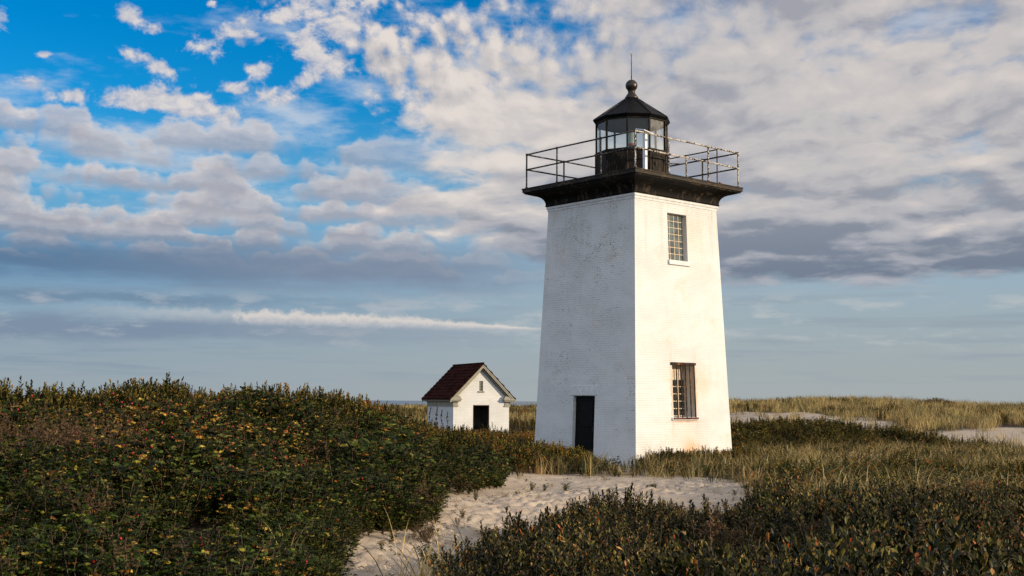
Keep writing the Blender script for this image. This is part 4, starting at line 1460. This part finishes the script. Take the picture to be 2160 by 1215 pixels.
def grid_pts(poly, dens, seed, jit=.9):
    r = np.random.default_rng(seed)
    P = np.asarray(poly, float)
    s = 1 / math.sqrt(dens)
    x, y = np.meshgrid(np.arange(P[:, 0].min(), P[:, 0].max(), s), np.arange(P[:, 1].min(), P[:, 1].max(), s))
    x = x.ravel() + r.uniform(-.5, .5, x.size) * s * jit; y = y.ravel() + r.uniform(-.5, .5, y.size) * s * jit
    k = inpoly(P, x, y)
    k &= ~((np.abs(x - TX) < 3.2) & (np.abs(y - TY) < 3.2) & in_tower(x, y, .12))
    k &= ~in_shed(x, y, .15)
    # only what the eye could reach from about here, with a margin to the sides
    k &= (np.abs(x) < 0.47 * y + 3.5)
    return x[k], y[k]
def in_tower(x, y, mgn):
    c, s = math.cos(TROT), math.sin(TROT)
    u = (x - TX) * c + (y - TY) * s; v = -(x - TX) * s + (y - TY) * c
    return (np.abs(u) < 2.11 + mgn) & (np.abs(v) < 2.11 + mgn)
def in_shed(x, y, mgn):
    c, s = math.cos(SROT), math.sin(SROT)
    u = (x - SX) * c + (y - SY) * s; v = -(x - SX) * s + (y - SY) * c
    return (np.abs(u) < 1.34 + mgn) & (np.abs(v) < 1.8 + mgn)

def domes(x, y, sp, seed):
    """height field of neighbouring rounded shrubs: 1 on a crown, 0 in the gaps"""
    r = np.random.default_rng(seed)
    ox, oy, rr_, hh = (r.random((97, 97)) for _ in range(4))
    cx, cy = np.floor(x / sp).astype(int), np.floor(y / sp).astype(int)
    h = np.zeros(len(x))
    for i in (-1, 0, 1):
        for j in (-1, 0, 1):
            a, b = (cx + i) % 97, (cy + j) % 97
            px, py = (cx + i + .15 + .7 * ox[a, b]) * sp, (cy + j + .15 + .7 * oy[a, b]) * sp
            d = np.hypot(x - px, (y - py)) / (sp * (.50 + .30 * rr_[a, b]))
            h = np.maximum(h, np.sqrt(np.clip(1 - d * d, 0, 1)) * (.62 + .45 * hh[a, b]))
    return h

def scat(name, meshes, x, y, seed, weights, scl, tilt, label, cat, zoff=0.0, pick=None, dome=0):
    r = np.random.default_rng(seed)
    if dome:
        h = domes(x, y, dome, seed)
        kk = r.random(len(x)) < .42 + h
        x, y, h = x[kk], y[kk], h[kk]
        if pick is not None: pick = pick[kk]
    n = len(x)
    edge = 1 - .42 * (1 - smooth(0.0, .9, polydist(PATH, x, y)))
    z = ground0(x, y) + zoff
    idx = r.choice(len(meshes), n, p=np.asarray(weights) / np.sum(weights)) if pick is None else pick
    s = r.uniform(scl[0], scl[1], n) * (1 + fbm(x * .6, y * .6, 2) * .3) * edge * ((.34 + .85 * h) if dome else 1)
    return scatter_obj(name, meshes, np.stack([x, y, z], 1), r.random(n) * 6.283, np.abs(r.normal(0, tilt, n)), r.random(n) * 6.283, s, idx, label, cat)

RM = [M['rose_leaf'], M['twig'], M['hip']]
M['broad_leaf'] = leaf_mat('broad_bayberry_leaf', [(0.0, (.006, .008, .002)), (0.38, (.018, .022, .005)), (0.56, (.070, .070, .016)), (0.70, (.21, .165, .045)), (0.82, (.42, .28, .09)), (0.90, (.36, .15, .035)), (1.0, (.30, .055, .018))], 0.42, 0.20, 0.08)
BM = [M['bay_leaf'], M['twig'], M['hip']]
FM = [M['broad_leaf'], M['twig'], M['hip']]
GM = [M['grass_blade']]
DM = [M['dry_leaf'], M['twig'], M['seed']]
rose_a = [proto_rose(i, 0.0, 1 if i % 2 else .3) for i in range(6)] + [proto_rose(20 + i, .42, .8) for i in range(2)]
bay_a = [proto_bay(40 + i, h=.66, leaf=1.22, warm=.45, stems=7) for i in range(5)] + [proto_bay(50 + i, h=.66, leaf=1.18, warm=1.0, stems=7) for i in range(2)]
bayF_a = [proto_bay(60 + i, h=.66, leaf=1.10, warm=.30, stems=10, spread=.27, nl=36) for i in range(5)] + [proto_bay(70, h=.66, leaf=1.05, warm=.85, stems=10, spread=.27, nl=36)]
twig_a = [proto_twigs(80 + i, leafy=.6 if i % 2 else 1.0) for i in range(4)]
grass_a = [proto_grass(90 + i, straw=s_) for i, s_ in enumerate((.75, .6, .35, .85))]
gfar_a = [proto_grass(100 + i, n=34, L=.66, W=.016, straw=s_, spread=.16, lean=.42, curl=1.3) for i, s_ in enumerate((.55, .75, .4))]
rose = [arr_mesh('rose', a, RM) for a in rose_a]
bay = [arr_mesh('bay', a, BM) for a in bay_a]
bayF = [arr_mesh('bay_broad', a, FM) for a in bayF_a]
twig = [arr_mesh('twigs', a, DM) for a in twig_a]
grass = [arr_mesh('grass', a, GM) for a in grass_a]
gfar = [arr_mesh('grass_far', a, GM) for a in gfar_a]

BAY = [(-14, 14.8), (-9, 15.4), (-6.3, 17.8), (-4.6, 20.6), (-3.4, 22.9), (-2, 24.6), (-.6, 26.2), (.3, 27.6), (.9, 30.0), (.2, 32.5), (-1.2, 37), (-2, 42), (-9, 36), (-14, 27)]
# left dune: roses on the slope facing us
ROSE = [(-1.55, 11.2), (-1.75, 13.4), (-1.6, 15.2), (-1.1, 16.2), (-1.0, 18.1), (-1.25, 20.5), (-.4, 22.6), (-.1, 25.2), (-.5, 26.8), (-2, 25.2), (-4, 23.2), (-6, 19.8), (-9, 17.3), (-14, 16.5), (-14, 5), (-6, 6.2), (-3.6, 7.2), (-2.3, 9.2)]
x, y = grid_pts(ROSE, 17, 1)
ex, ey = grid_pts([(a - .1, b) for a, b in ROSE], 60, 101)
ek = (polydist(PATH, ex, ey) < .45)
x, y = np.concatenate([x, ex[ek]]), np.concatenate([y, ey[ek]])
bk = polydist(BAY, x, y) + fbm(x * .8, y * .8, 3) * 1.2 > -.1
x, y = x[bk], y[bk]
brown = fbm(x * .22 + 5, y * .22, 3)
deadz = np.exp(-((x + 5.9) / 1.5) ** 2 - ((y - 15.6) / 1.3) ** 2) + np.exp(-((x + 4.2) / .8) ** 2 - ((y - 11.5) / .8) ** 2) * .6
rr = np.random.default_rng(2)
dead = deadz + (rr.random(len(x)) - .5) * .7 > .62
pk = rr.integers(0, 6, len(x)); pk[(brown + rr.normal(0, .10, len(x))) > np.where((y > 13.5) & (x < -2.5), .20, .30)] = 6
pk[rr.random(len(x)) < .03] = 7
scat('rose_thicket', rose, x[~dead], y[~dead], 3, None, (.80, 1.25), .20, 'dark green rose thicket dotted with red hips and yellow leaves, covering the left dune', 'rose thicket', pick=pk[~dead], dome=1.5)
xd, yd = x[dead], y[dead]
rt_ = rr.random(len(x)) < .018
xd, yd = np.concatenate([xd, x[rt_]]), np.concatenate([yd, y[rt_]])
scat('dead_brushwood', twig, xd, yd, 4, [1, 1, 1, 1], (.75, 1.15), .25, 'patch of brown leafless brush among the green roses at far left', 'brushwood')

# crest and back of the left dune: upright bayberry
x, y = grid_pts(BAY, 14, 5)
scat('bayberry_thicket', bay, x, y, 6, [3, 3, 3, 3, 3, 2, 2], (.75, 1.12), .16, 'upright bayberry shrubs with bronze tips along the crest of the left dune', 'bayberry thicket', dome=1.5)

# low scrub between the dune and the shed
SCRUB = [(-2, 41.5), (-1.2, 36.8), (.2, 32.8), (1.0, 35.5), (1.4, 39.6), (4, 41), (5, 46), (4, 54), (-.3, 55.3), (-3.6, 53.2), (-8, 52), (-9, 40)]
x, y = grid_pts(SCRUB, 9, 7)
rr = np.random.default_rng(8)
sel = fbm(x * .35, y * .35, 3) + rr.normal(0, .06, len(x))
mixm = bay + rose[:3] + rose[6:8]
pk = np.where(sel > .08, rr.integers(5, 7, len(x)), np.where(sel > -.08, rr.integers(0, 5, len(x)), rr.integers(7, 12, len(x))))
scat('low_scrub', mixm, x, y, 9, None, (.62, 1.0), .15, 'low rusty green scrub in the hollow in front of the white shed', 'scrub', pick=pk, dome=1.6)

# dark evergreen scrub right of the tower
MIDR = [(7.2, 40.2), (7.0, 44), (8.2, 47), (11, 48.3), (13.5, 47.2), (15.5, 45.5), (18, 45), (24, 43.6), (24, 40.6), (19, 39.8), (15, 40.4), (12, 39.8), (9, 39.2)]
x, y = grid_pts(MIDR, 14, 10)
low = (x > 15.0) & (np.random.default_rng(77).random(len(x)) < .6)
x, y = x[~low], y[~low]
scat('dark_scrub', bay[:5] + rose[6:7], x, y, 11, [2, 2, 2, 2, 2, .8], (.66, 1.05), .16, 'dark green scrub mound beyond the tower in front of the sandy blowout', 'scrub', dome=1.9)

# foreground, right of the path: broad-leaved bayberry
FORE = [(-.55, 10.2), (-.50, 13.0), (-.42, 14.6), (.2, 15.8), (1.0, 16.6), (2.2, 17.2), (3.6, 18.2), (5.2, 19.0), (8, 19.4), (14, 17.5), (16, 9), (16, -1), (5, 0), (3.0, 2.2), (1.6, 4.6), (.3, 7.0), (-.4, 8.6)]
x, y = grid_pts(FORE, 17, 12)
dh = domes(x, y, 1.5, 44)
kk = np.random.default_rng(45).random(len(x)) < .16 + dh * 1.1
x, y, dh = x[kk], y[kk], dh[kk]
hgt = ground0(x, y)
rr = np.random.default_rng(13)
sc = np.clip(.70 - .06 * np.maximum(x - .42 * y - .5, 0) + fbm(x * .5, y * .5, 3) * .7, .36, .92)
sc = np.where(y > 12, np.minimum(sc, .44 + .17 * np.clip(x + .1, 0, 1) + .08 * np.clip(x - .5, 0, 2.5)), sc)
dry = (fbm(x * .45 + 40, y * .45, 3) + rr.normal(0, .05, len(x)) > .31) | (rr.random(len(x)) < .045)
pk = rr.integers(0, 6, len(x))
pos = np.stack([x, y, hgt], 1)[~dry]
n = len(pos)
scatter_obj('bayberry_scrub', bayF, pos, rr.random(n) * 6.28, np.abs(rr.normal(0, .26, n)), rr.random(n) * 6.28, (sc * (.22 + 1.25 * dh))[~dry] * rr.uniform(.85, 1.15, n), pk[~dry],
            'broad-leaved bayberry scrub filling the lower right corner in deep shade', 'bayberry scrub')
scat('dry_brush', twig, x[dry], y[dry], 14, [1, 1, 1, 1], (.6, .95), .25, 'thin brown twigs and dry stems between the bayberry at lower right', 'brushwood')

# wisps of grass standing between the foreground shrubs
gx, gy = grid_pts(FORE, 2.2, 36)
rr = np.random.default_rng(37)
gk = (domes(gx, gy, 1.5, 44) < .55) & (rr.random(len(gx)) < np.where(gy > 11, .75, .28)) & (gy > 7)
scat('foreground_grass', grass, gx[gk], gy[gk], 38, [3, 3, 1.5, 3], (.70, 1.05), .25, 'pale grass wisps standing between the dark shrubs at lower right', 'grass')

# grass and low scrub between the path and the dark mound on the right
MID = [(5.0, 27.4), (5.4, 29.4), (6.4, 32.5), (7.2, 36), (7.6, 39.4), (12, 40), (22, 40.5), (26, 33), (18, 20), (14, 17.6), (9, 19.6), (6.4, 19.6), (4.2, 19.4), (4.2, 21.4), (5.0, 24)]
x, y = grid_pts(MID, 9, 15)
rr = np.random.default_rng(16)
g = (fbm(x * .35 + 3, y * .35, 3) + rr.normal(0, .04, len(x)) > -.03) & (rr.random(len(x)) < .92)
scat('beach_grass', grass, x[g], y[g], 17, [3, 3, 1.5, 3], (.85, 1.35), .12, 'straw-coloured beach grass mixed with scrub, right of the tower foot', 'beach grass')
sh = rr.random(len(x)) < np.where(g, .42, .95)
scat('low_shrubs', mixm, x[sh], y[sh], 18, [3, 3, 3, 3, 3, 2, 2, 2, 2, 2, .6, .6], (.50, .90), .20, 'low dull green and rusty shrubs among the beach grass on the right', 'shrubs', dome=1.7)

# strip of grass and small plants between the sand and the tower
FOOT_Z = [(-.1, 26.6), (.6, 27.0), (1.8, 27.6), (3.4, 28.0), (4.6, 27.6), (5.4, 27.0), (7.2, 29), (7.2, 34.5), (5.8, 34.4), (3.5, 32.6), (1.2, 34.6), (.2, 33.2), (.5, 30)]
x, y = grid_pts(FOOT_Z, 16, 25)
rr = np.random.default_rng(26)
k = rr.random(len(x)) < .20 + .35 * smooth(28.5, 30.5, y) - 1.0 * np.exp(-((x - 2.75) / .40) ** 2 - ((y - 31.8) / 1.7) ** 2)
k &= (x > 1.9) | (rr.random(len(x)) < .30)
scat('foot_grass', grass + gfar[2:], x[k], y[k], 27, [3, 3, 3, 2, 1], (.45, 1.10), .2, 'wispy green and straw grass between the sand path and the tower foot', 'grass')
k2 = (rr.random(len(x)) < np.where(x < 1.9, .85, .40) - .6 * np.exp(-((x - 2.75) / .5) ** 2 - ((y - 31.8) / 1.8) ** 2)) & (y > 28.9 + fbm(x, y, 2))
scat('foot_shrubs', mixm, x[k2], y[k2], 28, [2, 2, 2, 2, 2, 1, 1, 2, 2, 2, 1, 1], (.32, .72), .2, 'low leafy growth among the grass at the tower foot', 'shrubs')

# far dunes
def far_mask(x, y):
    k = np.ones(len(x), bool)
    for P in (SAND1, SAND2):
        k &= polydist(P, x, y) + fbm(x * .4, y * .4, 3) * 3 > .3
    return k
FARR = [(4, 49), (8, 48.6), (12, 49.4), (16, 47), (24, 45.5), (40, 43), (50, 60), (50, 106), (4, 106)]
x, y = grid_pts(FARR, 5.0, 19)
k = (far_mask(x, y) | (np.random.default_rng(78).random(len(x)) < .09)) & (fbm(x * .5 + 9, y * .5, 3) > -.12)
fs = far_mask(x, y) & (fbm(x * .22 + 30, y * .30, 3) + np.random.default_rng(79).normal(0, .05, len(x)) > .17)
scat('far_scrub', bay, x[fs], y[fs], 24, [2, 2, 2, 2, 2, 3, 3], (.5, .95), .15, 'darker patches of low scrub among the golden grass of the right ridge', 'scrub')
scat('dune_grass', gfar, x[k], y[k], 20, [3, 3, 2], (.50, 1.30), .14, 'golden dune grass covering the far ridge right of the tower', 'dune grass')
FARL = [(-36, 55), (-9, 52.5), (-4, 54), (-3, 58.5), (0, 58.5), (4, 55), (4, 104), (-46, 104)]
x, y = grid_pts(FARL, 4.0, 21)
sel = fbm(x * .12, y * .25, 3)
scat('dune_grass', gfar, x[sel < .17], y[sel < .17], 22, [3, 3, 2], (.65, 1.0), .10, 'golden dune grass on the far ridge behind the white shed', 'dune grass')
scat('far_scrub', bay[:5], x[sel > .10], y[sel > .10], 23, [1, 1, 1, 1, 1], (.5, .85), .12, 'dark scrub band crossing the far grassy ridge behind the shed', 'scrub')

# ------------------------------------------------------------------ plants one can single out
def bush(name, cx, cy, rx, ry, protos, mats, dens, scl, seed, label, cat, group=None, warmshift=0.0, dome=True):
    r = np.random.default_rng(seed)
    n = max(5, int(math.pi * rx * ry * dens))
    a, q = r.random(n) * 6.283, np.sqrt(r.random(n))
    x, y = cx + rx * q * np.cos(a), cy + ry * q * np.sin(a)
    k = ~in_tower(x, y, .06)
    x, y, q = x[k], y[k], q[k]
    n = len(x)
    z = ground0(x, y)
    s = scl * r.uniform(.85, 1.12, n) * (1 - .35 * q ** 2 if dome else 1)
    z0 = float(ground0(np.array([cx]), np.array([cy]))[0])
    A = merge(protos, r.integers(0, len(protos), n), np.stack([x - cx, y - cy, z - z0], 1), r.random(n) * 6.28, np.abs(r.normal(0, .15, n)), r.random(n) * 6.28, s, np.full(n, warmshift) + r.normal(0, .03, n))
    o = bpy.data.objects.new(name, arr_mesh(name, A, mats)); COL.objects.link(o)
    o.location = (cx, cy, z0)
    tag(o, label, cat, group)
    return o
bush('bayberry_bush', 1.10, 32.3, 1.0, .8, bay_a, BM, 32, 1.05, 201, 'upright bronze-tipped bayberry bush against the shaded wall, left of the black door', 'bush')
bush('bayberry_bush', 1.85, 31.4, .7, .5, bay_a, BM, 34, .72, 202, 'shorter bayberry bush just in front of the black tower door', 'bush')
bush('bayberry_bush', 4.25, 32.75, .85, .6, bay_a, BM, 36, .80, 203, 'bayberry bush at the sunlit wall, nearest the tower corner', 'bush')
bush('bayberry_bush', 5.25, 33.5, .85, .6, bay_a, BM, 36, .80, 204, 'dark bayberry bush under the barred window of the sunlit wall', 'bush')
bush('bayberry_bush', 6.25, 34.1, .75, .7, bay_a, BM, 36, .82, 205, 'bayberry bush hiding the right-hand foot of the sunlit tower wall', 'bush')
bush('leafy_bush', 1.45, 15.2, .75, .55, bayF_a, FM, 15, .72, 206, 'reddish green leafy bush reaching up over the middle of the sand path', 'bush')
bush('leafy_bush', 2.75, 16.3, .50, .45, bayF_a, FM, 15, .62, 207, 'small rounded leafy bush on the far edge of the lower right scrub', 'bush')
bush('ridge_bush', 32.3, 92, 1.6, 1.2, twig_a + bay_a[:2], [M['dry_leaf'], M['twig'], M['seed']], 16, 1.25, 208, 'dark bare bush standing on the far right ridge against the sky', 'bush')
bush('bayberry_bush', -.75, 51.6, .35, .3, bay_a, BM, 20, 1.25, 209, 'small dark leafy bush in front of the shed left of its doorway', 'bush')
bush('bayberry_bush', .05, 51.5, .8, .4, bay_a, BM, 16, .85, 210, 'low bush across the foot of the black shed doorway', 'bush')
bush('sand_plant', 2.95, 25.0, .16, .12, rose_a[:3], RM, 90, .24, 211, 'tiny dark green plant alone on the far side of the sand path', 'plant')
bush('sand_plant', 4.9, 25.2, .14, .12, rose_a[:3], RM, 90, .20, 212, 'tiny green plant on the sand below the sunlit tower wall', 'plant')
bush('bare_shrub', -.98, 15.3, .26, .22, twig_a, DM, 24, .50, 213, 'small bare twiggy shrub leaning over the left bend of the sand path', 'shrub')

def place(name, me, x, y, rz, s, label, cat, group=None, z=None, tilt=0.0):
    o = bpy.data.objects.new(name, me); COL.objects.link(o)
    zz = float(ground0(np.array([x]), np.array([y]))[0]) - 0.01 if z is None else z
    o.location = (x, y, zz); o.rotation_euler = (tilt, 0, rz); o.scale = (s, s, s)
    tag(o, label, cat, group)
    return o
TG = 'single tufts of beach grass'
tuft_m = [arr_mesh('grass_tuft', proto_grass(120 + i, n=60, L=.85, W=.010, straw=s_, spread=.12, lean=l_ + .05), GM) for i, (s_, l_) in enumerate(((.75, .35), (.25, .35), (.9, .45)))]
TUFTS = [(1.2, 29.2, 1, .85, 'bluish green grass tuft between the rose thicket and the tower door'), (1.9, 29.0, 1, .9, 'blue-green grass tuft on the sand edge below the tower door'),
         (2.5, 29.4, 0, .6, 'short mixed grass tuft in front of the near tower corner, left side'), (.7, 28.8, 0, .8, 'straw grass tuft at the tip of the rose thicket'),
         (3.75, 32.2, 0, .95, 'tall straw grass tuft at the near corner of the tower'), (4.3, 31.3, 2, .9, 'dry grass tuft before the sunlit wall near the tower corner'),
         (5.0, 31.2, 0, .9, 'leaning grass tuft before the middle of the sunlit wall'), (5.7, 31.6, 0, 1.0, 'wispy grass tuft below the barred window'),
         (6.1, 30.2, 2, .95, 'pale dry grass tuft right of the tower foot'), (5.15, 26.0, 2, .95, 'bright straw grass clump at the right end of the sand path'),
         (4.85, 24.0, 2, .8, 'sandy straw clump on the near right edge of the path'), (-.85, 11.6, 2, 1.25, 'dry straw clump at the bottom of the path, right side'),
         (-.62, 12.5, 2, 1.05, 'thin straw clump leaning over the lower path'), (-2.1, 11.6, 1, .9, 'green arching grass tuft in the roses beside the lower path'),
         (.55, 16.4, 1, .62, 'dark green reedy tuft standing at the edge of the sand path'), (5.0, 26.9, 1, .5, 'small blue-green tuft out on the far sand')]
for i, (x_, y_, k_, s_, lb) in enumerate(TUFTS):
    place('grass_tuft', tuft_m[k_], x_, y_, i * .37 - 2, s_, lb, 'grass tuft', TG)
stalk_m = [arr_mesh('seed_stalk', proto_stalk(140 + i, .95), DM) for i in range(3)]
for i, (u_, d_, s_, lb) in enumerate(((-3.48, 51.9, 1.60, 'dark seed stalk leftmost before the shed side wall'), (-3.17, 51.6, 1.75, 'tallest dark seed stalk before the middle of the shed side wall'),
                                      (-2.98, 51.9, 1.50, 'dark seed stalk just right of the tallest one before the shed wall'), (-2.68, 51.4, 1.45, 'dark seed stalk before the near corner of the shed'))):
    place('seed_stalk', stalk_m[i % 3], u_, d_, i * 1.3, s_, lb, 'seed stalk', 'dark seed stalks beside the shed')
tan = arr_mesh('seed_stalk', proto_stalk(150, .85), [M['dry_leaf'], M['twig'], M['seed_tan']])
place('seed_stalk', tan, 1.62, 9.9, 0.4, 1.05, 'tall tan seed stalk standing up out of the dark bayberry at lower right', 'seed stalk')
for i, (x_, y_, h_, lb) in enumerate(((.37, 58.2, .95, 'thin rusty metal post right of the shed, the taller left one'), (.69, 58.6, .95, 'thin rusty metal post between the shed and the tower, nearer the tower'))):
    m = MB()
    b = float(ground0(np.array([x_]), np.array([y_]))[0])
    tp = 1.55 - .05 * i
    m.tube((0, 0, -.2), ((-.03 if i == 0 else .01) * -1, 0, tp - b), .035, .03, n=6)
    m.box((0, 0.03, tp - b - .18), (.09, .012, .05)); m.box((0, 0.03, tp - b - .45), (.09, .012, .05))
    o = m.build('fence_post', M['rust']); o.location = (x_, y_, b)
    tag(o, lb, 'fence post', 'rusty posts beside the shed')
for i, (x_, y_) in enumerate(((-.06, 19.9), (.16, 19.9))):
    v = Veg()
    v.ball((0, 0, .018), .022, mi=0); 
    rr = np.random.default_rng(300 + i)
    a = np.arange(5) * 1.256
    v.leaves(np.tile([0, 0, .03], (5, 1)), np.stack([np.cos(a), np.sin(a), np.full(5, .5)], 1), np.tile([0, 0, 1.0], (5, 1)), .035, .02, .5, mi=0)
    o = place('fallen_rose_hip', arr_mesh('fallen_rose_hip', v.arrays(), [M['hip']]), x_, y_, i, .9, ('red rose hip lying on the sand path, the left of the pair', 'red rose hip lying on the sand path, the right of the pair')[i], 'rose hip', 'fallen rose hips', z=float(ground0(np.array([x_]), np.array([y_]))[0]) + .02)

# sparse growth creeping over the edges of the sand
x, y = grid_pts(PATH, 22, 33)
rr = np.random.default_rng(34)
d = -polydist(PATH, x, y)
k = rr.random(len(x)) < .40 * np.exp(-d / .28) + .004 + .03 * (fbm(x * .9, y * .9, 2) > .24)
scat('sand_growth', grass + bay[:2] + rose[:2], x[k], y[k], 35, [2, 2, 2, 2, 1, 1, 1.5, 1.5], (.22, .62), .3, 'sparse sprigs and grass wisps creeping over the edges of the sand path', 'sprigs')

# scraps of leaf and twig on the sand
def litter():
    r = np.random.default_rng(31)
    n = 900
    x, y = r.uniform(-2, 7, n * 6), r.uniform(11, 29, n * 6)
    d = polydist(PATH, x, y)
    k = (d < .1) & (r.random(len(x)) < np.exp(-np.abs(d) / .45) + .05)
    x, y = x[k][:n], y[k][:n]
    v = Veg()
    n = len(x)
    z = ground0(x, y) + footprints(x, y) + .012
    a = r.random(n) * 6.28
    v.leaves(np.stack([x, y, z], 1), np.stack([np.cos(a), np.sin(a), r.normal(0, .25, n)], 1), np.stack([r.normal(0, .4, n), r.normal(0, .4, n), np.ones(n)], 1), r.uniform(.025, .07, n), r.uniform(.012, .03, n), r.random(n), 'oval', .4, .3)
    o = bpy.data.objects.new('leaf_litter', arr_mesh('leaf_litter', v.arrays(), [M['dry_leaf']])); COL.objects.link(o)
    tag(o, 'brown leaf scraps scattered on the sand path', 'leaf litter', kind='stuff')
litter()
